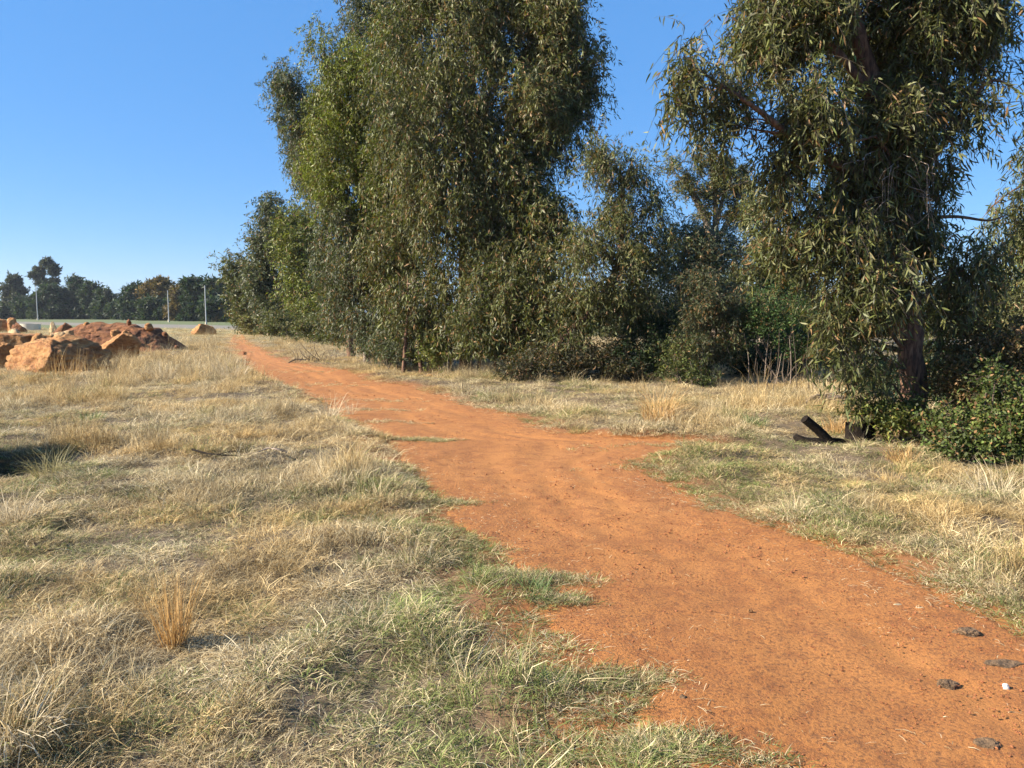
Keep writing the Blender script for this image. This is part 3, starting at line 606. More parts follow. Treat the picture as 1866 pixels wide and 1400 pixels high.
# ---- far tree line on the left
GF = 'trees of the distant line on the left'
BL = [(.035, .055, .028), (.022, .036, .022), (.06, .08, .036)]
BG = [(.06, .068, .045), (.045, .055, .04), (.085, .088, .06)]
AU = [(.12, .085, .03), (.08, .065, .03), (.17, .115, .035)]
far_list = [
    ('grey gum at the far left edge with tall domed crown', 24, 588, 230, BG, [(25, 512, 14, 14), (15, 530, 14, 14), (35, 530, 13, 14), (25, 550, 22, 16), (22, 572, 26, 14)]),
    ('dark round tree at the foot of the far left domed gum', 50, 588, 225, BL, [(48, 560, 20, 18), (55, 575, 22, 12), (5, 570, 16, 16)]),
    ('tallest far gum with open forked crown above the dark trees', 82, 588, 235, BG, [(71, 494, 11, 10), (84, 478, 9, 9), (97, 491, 10, 12), (76, 512, 10, 9), (100, 512, 7, 7), (88, 520, 12, 9), (62, 502, 7, 8)]),
    ('broad dark tree below the forked gum behind the left pole', 95, 588, 220, BL, [(95, 540, 24, 22), (78, 555, 20, 22), (112, 560, 24, 22), (90, 575, 34, 12)]),
    ('dark tree with small knobbly top right of the forked gum', 135, 588, 225, BL, [(133, 515, 12, 9), (136, 530, 12, 14), (128, 555, 22, 22), (145, 565, 22, 20)]),
    ('dark round headed tree left of the dip in the tree line', 165, 588, 220, BL, [(167, 527, 15, 14), (165, 550, 20, 20), (160, 572, 26, 14)]),
    ('small dark tree with tufted top at the dip in the tree line', 192, 589, 215, BL, [(190, 533, 9, 7), (198, 543, 12, 7), (190, 560, 20, 16), (200, 575, 24, 12)]),
    ('low dark tree in the dip of the tree line', 216, 589, 210, BL, [(214, 565, 18, 16), (225, 575, 18, 14)]),
    ('dark green tree at the left shoulder of the autumn tree', 246, 590, 195, BL, [(248, 535, 18, 16), (240, 555, 20, 18), (252, 575, 24, 14)]),
    ('rusty autumn coloured tree in the middle of the tree line', 288, 590, 190, AU, [(292, 520, 18, 13), (278, 530, 18, 16), (302, 535, 14, 14), (288, 548, 24, 14)]),
    ('dark green bush tree under the autumn tree', 285, 591, 180, BL, [(275, 560, 22, 18), (300, 568, 22, 18), (285, 578, 28, 12)]),
    ('slim brownish tree between the two right poles', 328, 591, 175, AU, [(327, 535, 9, 16), (332, 555, 12, 18), (322, 572, 14, 14)]),
    ('tall square headed dark tree behind the right pole', 356, 593, 165, BL, [(352, 518, 14, 12), (360, 530, 18, 16), (355, 555, 20, 20), (352, 578, 22, 14)]),
    ('flat topped layered tree right of the right pole', 398, 594, 160, BL, [(390, 517, 14, 5), (405, 523, 13, 5), (395, 536, 12, 6), (388, 545, 16, 10)]),
    ('dark green round tree under the flat topped tree', 392, 595, 150, BL, [(388, 562, 20, 16), (400, 575, 24, 14), (410, 558, 14, 12)]),
    ('dark tree partly hidden by the left end of the tree row', 425, 596, 150, BL, [(425, 555, 16, 18), (428, 578, 18, 16), (440, 570, 14, 20)])]
for k, (lab, bx, by, Yk, pal, es) in enumerate(far_list):
    k2 = Yk / F
    es2 = [E(a, b2, c, d, Yk, max(c, d) * k2) for a, b2, c, d in es]
    top = min(b2 for _, b2, _, _ in es)
    g0 = P(bx, by, Yk); g0[2] = 0
    tree('background_tree', lab, 'tree', GF, [g0, P(bx, (by + top) / 2, Yk), P(es[0][0], top, Yk)], [.4, .28, .1], es2, int(2500 + (6 if pal is BG else 15) * sum(c * d for _, _, c, d in es)),
         1.0, .34, pal, 800 + k, nlimb=30, sub=.62 if pal is BG else 1.0, per_spray=8, spl=.8, shrink=.95 if pal is BG else .5, weep=.1, vst=.75, twig=False, brown=0, leafm=M_leafm, tipw=.06)

# ---- poles
def pole(label, px, py0, py1, Y, r):
    a = P(px, py0, Y); t_ = P(px, py1, Y); a[2] = 0
    root = thing('pole', a, label, 'pole', 'pale poles beside the distant road')
    bb = Buf(); top = np.array([a[0], a[1], t_[2]]); tube(bb, [a - [0, 0, .3], a + (top - a) * .5, top], [r, r * .85, r * .7], 10); bb.obj('shaft', M_pole, root)
    bb = Buf(); tube(bb, [top, top + [0, 0, r * 1.2]], [r * .95, r * .6], 10); bb.obj('cap', M_pole, root)
    bb = Buf(); tube(bb, [a - [0, 0, .2], a + [0, 0, .5]], [r * 1.9, r * 1.8], 10); bb.obj('footing', M_conc, root)
pole('leftmost pale pole, below the tall forked far gum', 69, 586, 522, 190, .12)
pole('middle pale pole in front of the autumn coloured tree', 308, 592, 531, 145, .095)
pole('rightmost pale pole, just above the isolated boulder', 376, 597, 522, 105, .08)
# concrete trough behind the rocks
a = P(54, 597, 75); a[2] = 0
root = thing('concrete_trough', a, 'low pale concrete trough behind the rocks below the leftmost pole', 'trough')
bb = Buf(); k = 36; th = np.arange(k + 1) * 2 * PI / k
prof = [(.98, -.2), (1.0, .55), (1.0, .62), (.86, .62), (.86, .2)]
v = np.array([[[a[0] + 1.0 * r_ * math.cos(t_), a[1] + .8 * r_ * math.sin(t_), z_] for t_ in th[:-1]] for r_, z_ in prof]).reshape(-1, 3)
f = [[i * k + j, i * k + (j + 1) % k, (i + 1) * k + (j + 1) % k, (i + 1) * k + j] for i in range(4) for j in range(k)]
bb.add(v, f); bb.obj('wall', M_conc, root, smooth=False)
bb = Buf(); v = [[a[0], a[1], .42]] + [[a[0] + .88 * math.cos(t_), a[1] + .7 * math.sin(t_), .42] for t_ in th[:-1]]
bb.add(v, [[0, 1 + j, 1 + (j + 1) % k] for j in range(k)]); bb.obj('water', flat_mat('dark_water', (.03, .035, .04), (.05, .05, .05), 2, .1, 0, 0), root)

# ------------------------------------------------------------------ rocks
def icos(n):
    import bmesh
    bm = bmesh.new(); bmesh.ops.create_icosphere(bm, subdivisions=n, radius=1); bm.verts.ensure_lookup_table()
    v = np.array([q.co[:] for q in bm.verts]); f = np.array([[q.index for q in p.verts] for p in bm.faces]); bm.free(); return v, f
ICO = {n: icos(n) for n in (2, 3, 5, 6)}
def rockshape(size, seed, facets=9, sub=5, cut=.62, rough=.15, skew=0, planes=None):
    v, f = ICO[sub]; r = np.random.default_rng(seed); v = v.copy()
    pl = [(nrm(r.normal(size=3)), r.uniform(cut, .95)) for _ in range(facets)]
    if planes: pl += [(nrm(np.array(n_, float)), d_) for n_, d_ in planes]
    for n_, d_ in pl:
        s = v @ n_; ex = s > d_; v[ex] -= n_ * (s[ex] - d_)[:, None]
    nz = fbm(v[:, 0] * 1.7 + seed, v[:, 1] * 1.7, v[:, 2] * 1.7, seed=seed, o=5) - .5
    rg = np.abs(fbm(v[:, 0] * 4 + seed, v[:, 1] * 4, v[:, 2] * 4, seed=seed + 9, o=4) - .5)
    rd = np.abs(fbm(v[:, 0] * 2.2 + seed, v[:, 1] * 2.2, v[:, 2] * 4.5 + v[:, 0] * 1.5, seed=seed + 19, o=5) - .5)
    v = v * (1 + rough * 1.8 * nz - rough * 1.2 * rg - rough * 1.6 * np.clip(.12 - rd, 0, 1) * 6 * .5)[:, None]
    v[:, 0] += skew * v[:, 2]
    return v * np.array(size) / 2, f
def rock(label, x0, x1, ytop, ybase, Y, seed, m=None, depth=.8, rot=0, name='boulder', group='boulders dumped in the grass on the left', **kw):
    a = P((x0 + x1) / 2, ybase, Y); t_ = P((x0 + x1) / 2, ytop, Y); w = (x1 - x0) * Y / F; gz = float(height(a[0], a[1])); hh = (t_[2] - gz)
    v, f = rockshape((w * 1.06, w * depth, hh * 1.7), seed, **kw)
    c_, s_ = math.cos(rot), math.sin(rot); v = v @ np.array([[c_, s_, 0], [-s_, c_, 0], [0, 0, 1]])
    v[:, 2] -= v[:, 2].max() - hh; v = v[:, :]
    root = bpy.data.objects.new(name, None)
    bb = Buf(); bb.add(v, f); o = bb.obj(name, m or M_rock, None, smooth=True); bpy.data.objects.remove(root)
    o.location = (float(a[0]), float(Y), gz); tag(o, label, 'rock', group)
    try: o.data.shade_auto_smooth if False else None
    except Exception: pass
    return o
rock('large rounded orange boulder nearest the camera, dark on its right side', 22, 196, 609, 684, 21, 3, rot=.1, facets=8, planes=[((.75, -.35, .6), .62), ((-.6, -.7, .35), .62), ((-.35, -.2, .9), .70)], sub=6)
rock('tilted boulder with sunlit slanting top and dark flat front', 156, 256, 602, 652, 26.5, 12, rot=0, facets=5, planes=[((.45, -.9, -.12), .42), ((-.55, -.35, .75), .42)], sub=6)
rock('square pale tan block between the two front boulders', 92, 146, 602, 632, 29, 8, m=M_rockp, facets=4, planes=[((0, -1, 0.05), .5), ((1, 0, 0), .55), ((-.1, 0, 1), .6)])
rock('flat dark slab lying behind the nearest boulder at the left edge', -60, 66, 604, 632, 27, 21, facets=5, planes=[((.1, 0, 1), .45), ((.1, -1, .1), .6)])
rock('orange wedge of rock leaning on the nearest boulder', 48, 112, 607, 640, 24, 33, facets=8)
rock('small tan rock at the left edge left of the nearest boulder', -20, 40, 624, 660, 22.5, 41, m=M_rock, facets=8, planes=[((.8, -.5, .1), .4)])
rock('isolated orange boulder alone in the far grass below the right pole', 348, 393, 590, 610, 58, 55, facets=7, planes=[((.6, -.6, .5), .5)])
rock('pale round rock beside the concrete trough', 90, 103, 586, 600, 62, 61, m=M_rockp, depth=1)
rock('small orange rock far off at the left edge', -14, 20, 581, 600, 66, 67)
rock('knobbly orange rock beside the far small rock at the left edge', 12, 38, 578, 602, 66, 68)
rock('low dark rock just left of the concrete trough', 22, 48, 588, 601, 64, 69, m=M_redsoil)
rock('low mossy brown heap right of the concrete trough', 98, 140, 588, 608, 52, 71, m=M_redsoil, depth=.6)
rock('tan flat rock in the grass behind the slab at the left edge', 0, 48, 598, 612, 38, 73, m=M_rockp)
rock('dark red clod lying on the far stretch of the path', 441, 450, 640, 650, 30, 77, m=M_redsoil, name='clod', group='loose clods and stones on the path', sub=3)
rock('orange clod in the straw at the right side of the path', 778, 790, 682, 694, 20, 78, m=M_rock, name='clod', group='loose clods and stones on the path', sub=3)
# long earth mound
def mound():
    Y0 = 33; bb = Buf()
    top = np.array([(118, 606), (130, 594), (150, 586), (180, 583), (215, 587), (240, 588), (262, 590), (280, 597), (293, 606), (310, 618), (330, 634), (345, 640)], float)
    xs = np.linspace(118, 345, 150); zt = np.interp(xs, top[:, 0], top[:, 1])
    prof = np.linspace(-1, 1, 60)
    V = []
    for x_, t_ in zip(xs, zt):
        hgt = P(x_, t_, Y0)[2]; xw = P(x_, t_, Y0)[0]
        for q in prof:
            wd = 1.6 + .3 * hgt; z = max(hgt, .03) * (1 - abs(q) ** 1.7) * 1.0 - .06
            V.append([xw, Y0 + q * wd, z])
    V = np.array(V); s = 1.3
    nz = (fbm(V[:, 0] * s, V[:, 1] * s, V[:, 2] * s, seed=61, o=6) - .5); lum = np.abs(fbm(V[:, 0] * 3, V[:, 1] * 3, V[:, 2] * 3, seed=62, o=4) - .5)
    k = np.clip(V[:, 2] * 2.5, 0, 1)
    V[:, 2] += (nz * .38 - lum * .16) * k; V[:, 1] += (nz * .7 + lum * .3) * k; V[:, 0] += (fbm(V[:, 1] * 2, V[:, 2] * 2, V[:, 0] * 2, seed=63, o=4) - .5) * .4 * k
    n_ = len(prof); i = np.arange(len(xs) - 1)[:, None] * n_; j = np.arange(n_ - 1)[None]
    bb.add(V, np.stack([i + j, i + n_ + j, i + n_ + j + 1, i + j + 1], -1).reshape(-1, 4)); o = bb.obj('earth_mound', M_redsoil)
    tag(o, 'long lumpy mound of dark red earth sloping down to the right', 'mound')
mound()
for k, (x_, y_, s_, lab) in enumerate([(158, 590, 12, 'pale lump on the left end of the red earth mound'), (235, 586, 9, 'small upright stone on top of the red earth mound'), (300, 608, 12, 'rusty stone on the right slope of the red earth mound'), (272, 594, 18, 'orange stone near the right crest of the red earth mound'), (322, 632, 12, 'dark clod at the right foot of the red earth mound'), (210, 606, 20, 'pale chip above the tilted boulder')]):
    p_ = P(x_, y_ + 2, 32.6 if k != 5 else 31.5); w = s_ * 33 / F; v, f = rockshape((w, w * .8, w * (1.5 if k == 1 else .9)), 90 + k, sub=3)
    bb = Buf(); bb.add(v, f); o = bb.obj('stone', M_rock if k in (0, 3, 5) else M_redsoil); o.location = p_; tag(o, lab, 'stone', 'stones on the earth mound')

# ------------------------------------------------------------------ charred log, stump
def charred():
    Y = 9.1; g = P(1488, 815, Y); g[2] = float(height(g[0], g[1]))
    root = thing('charred_log', g, 'charred forked log in the dry grass, one burnt arm pointing up to the left', 'log')
    bb = Buf()
    pts = spline([P(1448, 794, Y), P(1462, 806, Y - .02), P(1488, 811, Y - .03), P(1510, 808, Y), P(1532, 807, Y + .06), P(1556, 813, Y + .1)], 22)
    tube(bb, pts, np.interp(np.linspace(0, 1, 22), [0, .12, .4, .65, 1], [.03, .07, .085, .06, .028]), 14, rough=.35, seed=5); bb.obj('body', M_char, root)
    bb = Buf(); pts = spline([P(1514, 812, Y), P(1502, 796, Y - .01), P(1486, 780, Y - .02), P(1466, 763, Y - .04)], 16)
    tube(bb, pts, np.interp(np.linspace(0, 1, 16), [0, .3, 1], [.075, .055, .052]), 14, rough=.2, seed=8); bb.obj('arm', M_char, root)
    Y = 9.2; g = P(1563, 815, Y); g[2] = float(height(g[0], g[1]))
    root = thing('charred_stump', g, 'short squat charred stump with jagged top left of the weeping gum trunk', 'stump')
    bb = Buf(); n = 28; a = np.arange(n) * 2 * PI / n; rr = .17 * (1 + .12 * np.cos(3 * a + .4) + .08 * np.cos(4 * a))
    tz = .23 + .06 * np.exp(-((a - .3) ** 2) / .3) + .02 * np.sin(7 * a)
    rows = []
    for q, sc2 in ((-.05, 1.1), (.0, 1.05), (.35, .97), (.7, 1.0), (1.0, 1.0)):
        rows.append(np.column_stack([g[0] + rr * sc2 * np.cos(a), Y + .8 * rr * sc2 * np.sin(a), g[2] + tz * q]))
    rows.append(np.column_stack([g[0] + rr * .6 * np.cos(a), Y + .5 * rr * np.sin(a), g[2] + tz * .8]))
    rows.append(np.column_stack([g[0] + rr * .05 * np.cos(a), Y + .05 * rr * np.sin(a), g[2] + .10 + 0 * a]))
    v = np.concatenate(rows); f = [[i * n + j, i * n + (j + 1) % n, (i + 1) * n + (j + 1) % n, (i + 1) * n + j] for i in range(6) for j in range(n)]
    v = v + (np.stack([fbm(v[:, 0] * 25, v[:, 1] * 25, v[:, 2] * 25, seed=s_, o=3) for s_ in (1, 2, 3)], -1) - .5) * .03
    bb.add(v, f); bb.obj('body', M_char, root, smooth=False)
    bb = Buf(); tube(bb, spline([P(1571, 805, Y - .12), P(1574, 793, Y - .11), P(1577, 783, Y - .05)], 8), np.linspace(.035, .03, 8), 9, rough=.4, seed=4); bb.obj('knot', M_char, root)
charred()

# ------------------------------------------------------------------ fallen branches and sticks
def sticks(name, label, cat, segs, m, Y=None, group=None):
    g = segs[0][0][0]; 
    root = None; bb = Buf()
    for pts, r0, r1 in segs:
        tube(bb, spline(pts, 9), np.linspace(r0, r1, 9), 6, rough=.3, seed=len(bb.v))
    o = bb.obj(name, m); tag(o, label, cat, group); return o
Yb = 25.0
def Q(px, py, Yq, lift=0): p = P(px, py, Yq); return p + np.array([0, 0, lift])
sg = [([Q(632, 668, Yb), Q(600, 664, Yb), Q(565, 657, Yb), Q(538, 655, Yb)], .05, .022), ([Q(538, 655, Yb), Q(528, 660, Yb), Q(520, 667, Yb)], .03, .012), ([Q(612, 675, Yb - .4), Q(588, 675, Yb - .4), Q(572, 672, Yb - .3), Q(548, 661, Yb - .1)], .04, .012),
      ([Q(620, 672, Yb), Q(590, 662, Yb), Q(560, 640, Yb), Q(548, 625, Yb)], .02, .006), ([Q(590, 662, Yb), Q(575, 640, Yb), Q(572, 622, Yb)], .015, .005), ([Q(565, 657, Yb), Q(550, 645, Yb), Q(545, 630, Yb)], .014, .004)]
r_ = np.random.default_rng(3)
for k in range(26):
    a = np.array([r_.uniform(535, 610), 667.0]); d = r_.uniform(-22, 22); sg.append(([Q(a[0], r_.uniform(656, 672), Yb + r_.uniform(-.5, .5)), Q(a[0] + d * .5, r_.uniform(642, 660), Yb), Q(a[0] + d, r_.uniform(628, 655), Yb + r_.uniform(-.4, .4))], .009, .003))
sticks('fallen_branch', 'fallen leafless branch lying across the left verge of the path before the thicket', 'branch', sg, M_twig)
Yb = 12.8; sg = []
for k in range(14):
    x_ = r_.uniform(1490, 1530); sg.append(([Q(x_ + 60, r_.uniform(732, 746), Yb), Q(x_ + 20, r_.uniform(716, 728), Yb), Q(x_ - 25, r_.uniform(720, 733), Yb), Q(x_ - 45, r_.uniform(735, 748), Yb - .2)], .013, .004))
sticks('fallen_branch', 'bleached dead branch arching over the grass left of the weeping gum', 'branch', sg, M_dead)
def gq(px, py, lift=.03):
    p = G(px, py); p[2] = float(height(p[0], p[1])) + lift; k = (CH - p[2]) / CH; return np.array([p[0] * k, p[1] * k, p[2]])
sticks('stick', 'thin dark stick lying in the grass on the left', 'stick', [([gq(350, 819, .12), gq(375, 826, .10), gq(400, 829, .08), gq(432, 830, .06)], .012, .005), ([gq(395, 829, .08), gq(415, 824, .12), gq(438, 822, .12)], .005, .002)], M_char)
sg = [([gq(470 + k * 3, 824 - k, .07), gq(487, 818 - k * .7, .12), gq(505, 817 + k, .12), gq(524, 822 + k, .07)], .006, .002) for k in range(4)]
sticks('stick', 'small tangle of grey twigs just right of the thin dark stick', 'stick', sg, M_dead)
sticks('stick', 'leaning dead sapling stem at the left foot of the thicket', 'stick', [([Q(698, 652, 22.5), Q(688, 640, 22.5), Q(675, 618, 22.5)], .02, .008)], M_dead)

# ------------------------------------------------------------------ things on the path
def blob_on_path(name, label, cat, px, py, w, d, h, m, seed, group=None, sub=3, rough=.25, **kw):
    p = G(px, py); z = float(path_z(p[0], p[1])) if in_path(p[0], p[1]) else float(height(p[0], p[1]))
    v, f = rockshape((w, d, h * 2), seed, sub=sub, rough=rough, **kw); v[:, 2] *= 1; v[:, 2] -= .15 * h
    bb = Buf(); bb.add(v, f); o = bb.obj(name, m, smooth=False); k = (CH - z) / CH; o.location = (p[0] * k, p[1] * k, z); tag(o, label, cat, group); return o
GDg = 'dried dung pats on the path'
blob_on_path('dung_pat', 'dark dried dung pat near the grassy right edge of the path', 'dung', 1762, 1154, .14, .10, .035, M_dung, 1, GDg, 5)
blob_on_path('dung_pat', 'flat dark dung pat at the right edge of the photo', 'dung', 1832, 1211, .20, .09, .02, M_dung, 2, GDg, 5)
blob_on_path('dung_pat', 'crusty grey brown dung pat left of the white stone', 'dung', 1728, 1247, .10, .07, .03, M_dung, 3, GDg, 5)
blob_on_path('dung_pat', 'dark dung pat in the bottom right corner', 'dung', 1798, 1358, .11, .08, .03, M_dung, 4, GDg, 5)
blob_on_path('stone', 'small white stone on the red path at the right', 'stone', 1832, 1254, .036, .03, .026, M_wstone, 5, 'loose stones', facets=12, rough=.1)
blob_on_path('stone', 'small orange stone alone in the middle of the path', 'stone', 1366, 1114, .035, .03, .018, M_rock, 6, 'loose stones')
blob_on_path('stone', 'brown pebble by the grass tongue at the bottom of the path', 'stone', 1244, 1272, .03, .03, .018, M_dung, 7, 'loose stones')
blob_on_path('wood_chip', 'pale wood chip on the path, left of its pair', 'wood chip', 1636, 1102, .055, .02, .006, M_pale, 8, 'pale wood chips on the path', rough=.1)
blob_on_path('wood_chip', 'pale wood chip on the path, right of its pair', 'wood chip', 1676, 1108, .045, .015, .006, M_pale, 9, 'pale wood chips on the path', rough=.1)

# ------------------------------------------------------------------ grass: tuft prototypes
def tuft(n, hgt, spread, wid, curl, seed, lean=.35, seg=3, flat=0.0):
    r = np.random.default_rng(seed); a = r.uniform(0, 2 * PI, n); rr = spread * np.sqrt(r.uniform(0, 1, n))
    base = np.column_stack([rr * np.cos(a), rr * np.sin(a), np.full(n, -.01)])
    d2 = a + r.normal(0, .9, n); ln = hgt * r.uniform(.35, 1.15, n); le = np.abs(r.normal(lean, .3, n)) + flat
    dh = np.column_stack([np.cos(d2), np.sin(d2), 0 * d2]); up = np.array([0, 0, 1.0])
    side = np.column_stack([-np.sin(d2 + r.normal(0, .8, n)), np.cos(d2 + r.normal(0, .8, n)), r.normal(0, .3, n)]); side = nrm(side)
    cv = curl * r.uniform(.3, 1.6, n)
    V = []; c = []; ra = r.uniform(0, 1, n); rb = r.uniform(0, 1, n); p = base.copy(); th = le.copy()
    w0 = wid * WK * r.uniform(.6, 1.4, n)
    for k in range(seg + 1):
        t = k / seg; w = w0 * (1 - t) ** .6 * .5 if k < seg else w0 * 0
        if k < seg: V += [p - side * w[:, None], p + side * w[:, None]]; c += [t, t]
        else: V += [p]; c += [t]
        p = p + (dh * np.sin(th)[:, None] + up * np.cos(th)[:, None]) * (ln / seg)[:, None] + r.normal(0, .06, (n, 3)) * (ln / seg)[:, None]
        th = th + cv / seg * 1.6
    V = np.stack(V, 1); k = V.shape[1]
    V[..., 2] = np.maximum(V[..., 2], -.01 + .0)
    col = np.stack([np.clip(ra[:, None] * .85 + .15 * np.array(c)[None], 0, 1), np.tile(np.array(c), (n, 1)), np.tile(rb[:, None], (1, k))], -1)
    o = np.arange(n)[:, None] * k; b = Buf()
    quads = np.concatenate([o + np.array([[2 * s, 2 * s + 1, 2 * s + 3, 2 * s + 2]]) for s in range(seg - 1)])
    b.add(V.reshape(-1, 3), quads, col.reshape(-1, 3)); tri = o + np.array([[2 * seg - 2, 2 * seg - 1, 2 * seg]])
    b.f.append(tri); b.m.append((len(tri), 0)); return b
def scatter(name, protos, pts, rot, scl, idx, green, tone, label, cat, mat_=None, val=None):
    val = np.ones(len(pts)) if val is None else val
    col = bpy.data.collections.new(name + '_protos')
    for k, bf in enumerate(protos):
        ob = bpy.data.objects.new('%s_proto_%02d' % (name, k), bf.mesh('%s_proto_%02d' % (name, k), mat_ or M_grass, smooth=False)); col.objects.link(ob)
    me = bpy.data.meshes.new(name); me.vertices.add(len(pts)); me.vertices.foreach_set('co', pts.astype(np.float32).ravel())
    for nm, ty, dt, key in (('rot', 'FLOAT_VECTOR', rot, 'vector'), ('scl', 'FLOAT_VECTOR', scl, 'vector'), ('idx', 'INT', idx, 'value'), ('green', 'FLOAT', green, 'value'), ('tone', 'FLOAT', tone, 'value'), ('val', 'FLOAT', val, 'value')):
        at = me.attributes.new(nm, ty, 'POINT'); at.data.foreach_set(key, np.ascontiguousarray(dt, dtype=np.int32 if ty == 'INT' else np.float32).ravel())
    ob = bpy.data.objects.new(name, me); C.objects.link(ob)
    ng = bpy.data.node_groups.new(name + '_nodes', 'GeometryNodeTree')
    ng.interface.new_socket('Geometry', in_out='INPUT', socket_type='NodeSocketGeometry'); ng.interface.new_socket('Geometry', in_out='OUTPUT', socket_type='NodeSocketGeometry')
    gi = ng.nodes.new('NodeGroupInput'); go = ng.nodes.new('NodeGroupOutput')
    ci = ng.nodes.new('GeometryNodeCollectionInfo'); ci.inputs['Collection'].default_value = col; ci.inputs['Separate Children'].default_value = True; ci.inputs['Reset Children'].default_value = True
    ip = ng.nodes.new('GeometryNodeInstanceOnPoints'); ip.inputs['Pick Instance'].default_value = True
    def na(nm, t):
        n = ng.nodes.new('GeometryNodeInputNamedAttribute'); n.data_type = t; n.inputs['Name'].default_value = nm
        return [s for s in n.outputs if s.name == 'Attribute' and s.enabled][0]
    ng.links.new(gi.outputs[0], ip.inputs['Points']); ng.links.new(ci.outputs[0], ip.inputs['Instance'])
    ng.links.new(na('idx', 'INT'), ip.inputs['Instance Index']); ng.links.new(na('rot', 'FLOAT_VECTOR'), ip.inputs['Rotation']); ng.links.new(na('scl', 'FLOAT_VECTOR'), ip.inputs['Scale'])
    ng.links.new(ip.outputs[0], go.inputs[0])
    md = ob.modifiers.new('scatter', 'NODES'); md.node_group = ng
    tag(ob, label, cat, kind='stuff'); return ob

WK = 1.2
PR = [tuft(60, .13, .10, .0030, 1.5, 1, .5), tuft(60, .11, .10, .0028, 1.9, 2, .8), tuft(55, .15, .09, .0028, 1.2, 3, .4), tuft(50, .10, .11, .0030, 2.2, 4, 1.0), tuft(60, .16, .08, .0026, 1.0, 5, .35), tuft(50, .12, .12, .0032, 1.6, 6, .9),
      tuft(45, .10, .08, .0035, .7, 7, .35), tuft(50, .085, .09, .0036, .9, 8, .5), tuft(40, .12, .07, .0032, .6, 9, .3),                      # 6-8 green short
      tuft(26, .34, .06, .0026, .7, 10, .22), tuft(22, .42, .07, .0024, .6, 11, .2), tuft(30, .30, .07, .0028, .9, 12, .3),
      tuft(34, .24, .09, .0038, 1.7, 13, .6, 4), tuft(30, .28, .08, .0036, 1.4, 14, .7, 4), tuft(40, .20, .12, .0040, 2.0, 15, .8, 4)]                 # 9-11 tall
N_DRY, N_GREEN, N_TALL = [0, 1, 2, 3, 4, 5], [6, 7, 8], [9, 10, 11]
def sample(y0, y1, dens, r, wide=.80, x_extra=.6):
    A = (y1 - y0) * (y0 + y1) * wide + 2 * x_extra * (y1 - y0); n = int(A * dens)
    y = np.sqrt(r.uniform(y0 * y0, y1 * y1, n)); x = r.uniform(-1, 1, n) * (y * wide + x_extra); return x, y
r = np.random.default_rng(55)
bands = [(1.9, 4.5, 520, .9), (4.5, 8, 380, .95), (8, 14, 200, 1.1), (14, 24, 90, 1.3), (24, 42, 30, 1.7), (42, 80, 7, 2.5)]
PX, PY, PI_, PS, PG, PT, PZS = [], [], [], [], [], [], []
pxl_l = lambda y: xl(y)
for (y0, y1, dn, sc_) in bands:
    x, y = sample(y0, y1, dn, r)
    dl = xl(y) - x; dr = x - xr(y); dist = np.maximum(dl, dr)                   # distance outside the path edge
    dist = np.where(y > PY1, 1, dist)
    en = (fbm(x * 3.2, y * 3.2, seed=71, o=3) - .5) * .35 * np.clip(y / 8, .4, 1) - .03 + .55 * np.clip((y - 20) / 30, 0, 1)
    keep = dist + en * np.clip(1.5 - dist, 0, 1) > .0
    dn1 = fbm(x * 1.1, y * 1.1, seed=72, o=4); keep &= r.uniform(0, 1, len(x)) < np.clip((dn1 - .22) * 4.5, .35, 1)
    keep &= pit_r(x, y) > .78
    cl = clump(x, y); keep &= r.uniform(0, 1, len(x)) < .72 + .5 * cl
    # bare ground deep under the thicket
    x, y, dist, cl = x[keep], y[keep], dist[keep], cl[keep]
    lefty = x < xl(y)
    g1 = .5 * fbm(x * .7 + 4, y * .7, seed=73, o=4) + .5 * fbm(x * 3.1, y * 3.1, seed=83, o=3)
    nearp = np.clip(1 - dist / 1.1, 0, 1)
    green = np.clip((g1 - .5) * 2.2 + .10 + nearp * .42 * np.clip(1.5 - y / 9, .2, 1) + .27 * lefty * np.exp(-((dist - .6) / 1.0) ** 2) * np.clip(2 - y / 4, 0, 1) + .12 * (~lefty), .03, .8)
    far_ = np.clip((y - 12) / 14, 0, 1); green = green * (1 - .65 * far_)
    tone = np.clip((fbm(x * 1.2, y * 1.2, seed=74, o=3) - .48) * 2.5 + .22 + .2 * far_, 0, 1)
    hn = fbm(x * .8, y * .8, seed=75, o=4)
    hs = np.where(np.hypot((x - P(1505, 815, 9)[0]) / .7, (y - 8.9) / .75) < 1, .45, 1) * np.clip(.55 + (hn - .4) * 2.6, .45, 1.8) * np.clip(.35 + dist * 1.1, .38, 1) * (.62 + .5 * cl) * np.where((x < xl(y) - .3) & (y > 15) & (y < 45), 1.0 + .8 * np.clip(hn * 3 - 1, 0, 1), 1)
    kind = r.choice(N_DRY, len(x)); u_ = r.uniform(0, 1, len(x))
    kind = np.where(u_ < green * .9, r.choice(N_GREEN, len(x)), kind)
    tl = (r.uniform(0, 1, len(x)) < np.clip((hn - .47) * .9 + .03 + .06 * far_, .0, .22) * np.clip(dist * 1.6 - .3, 0, 1))
    kind = np.where(tl, r.choice(N_TALL, len(x)), kind)
    mt = (~tl) & (r.uniform(0, 1, len(x)) < np.clip(.20 * cl * (dist > .35) + .03, 0, 1)); kind = np.where(mt, r.choice([12, 13, 14], len(x)), kind)
    PX.append(x); PY.append(y); PI_.append(kind); PS.append(sc_ * r.uniform(.75, 1.3, len(x))); PG.append(green * np.where(tl, .25, 1)); PT.append(tone); PZS.append(hs * np.where(tl, r.uniform(.7, 1.2, len(x)), 1) / max(1, sc_ * .72))
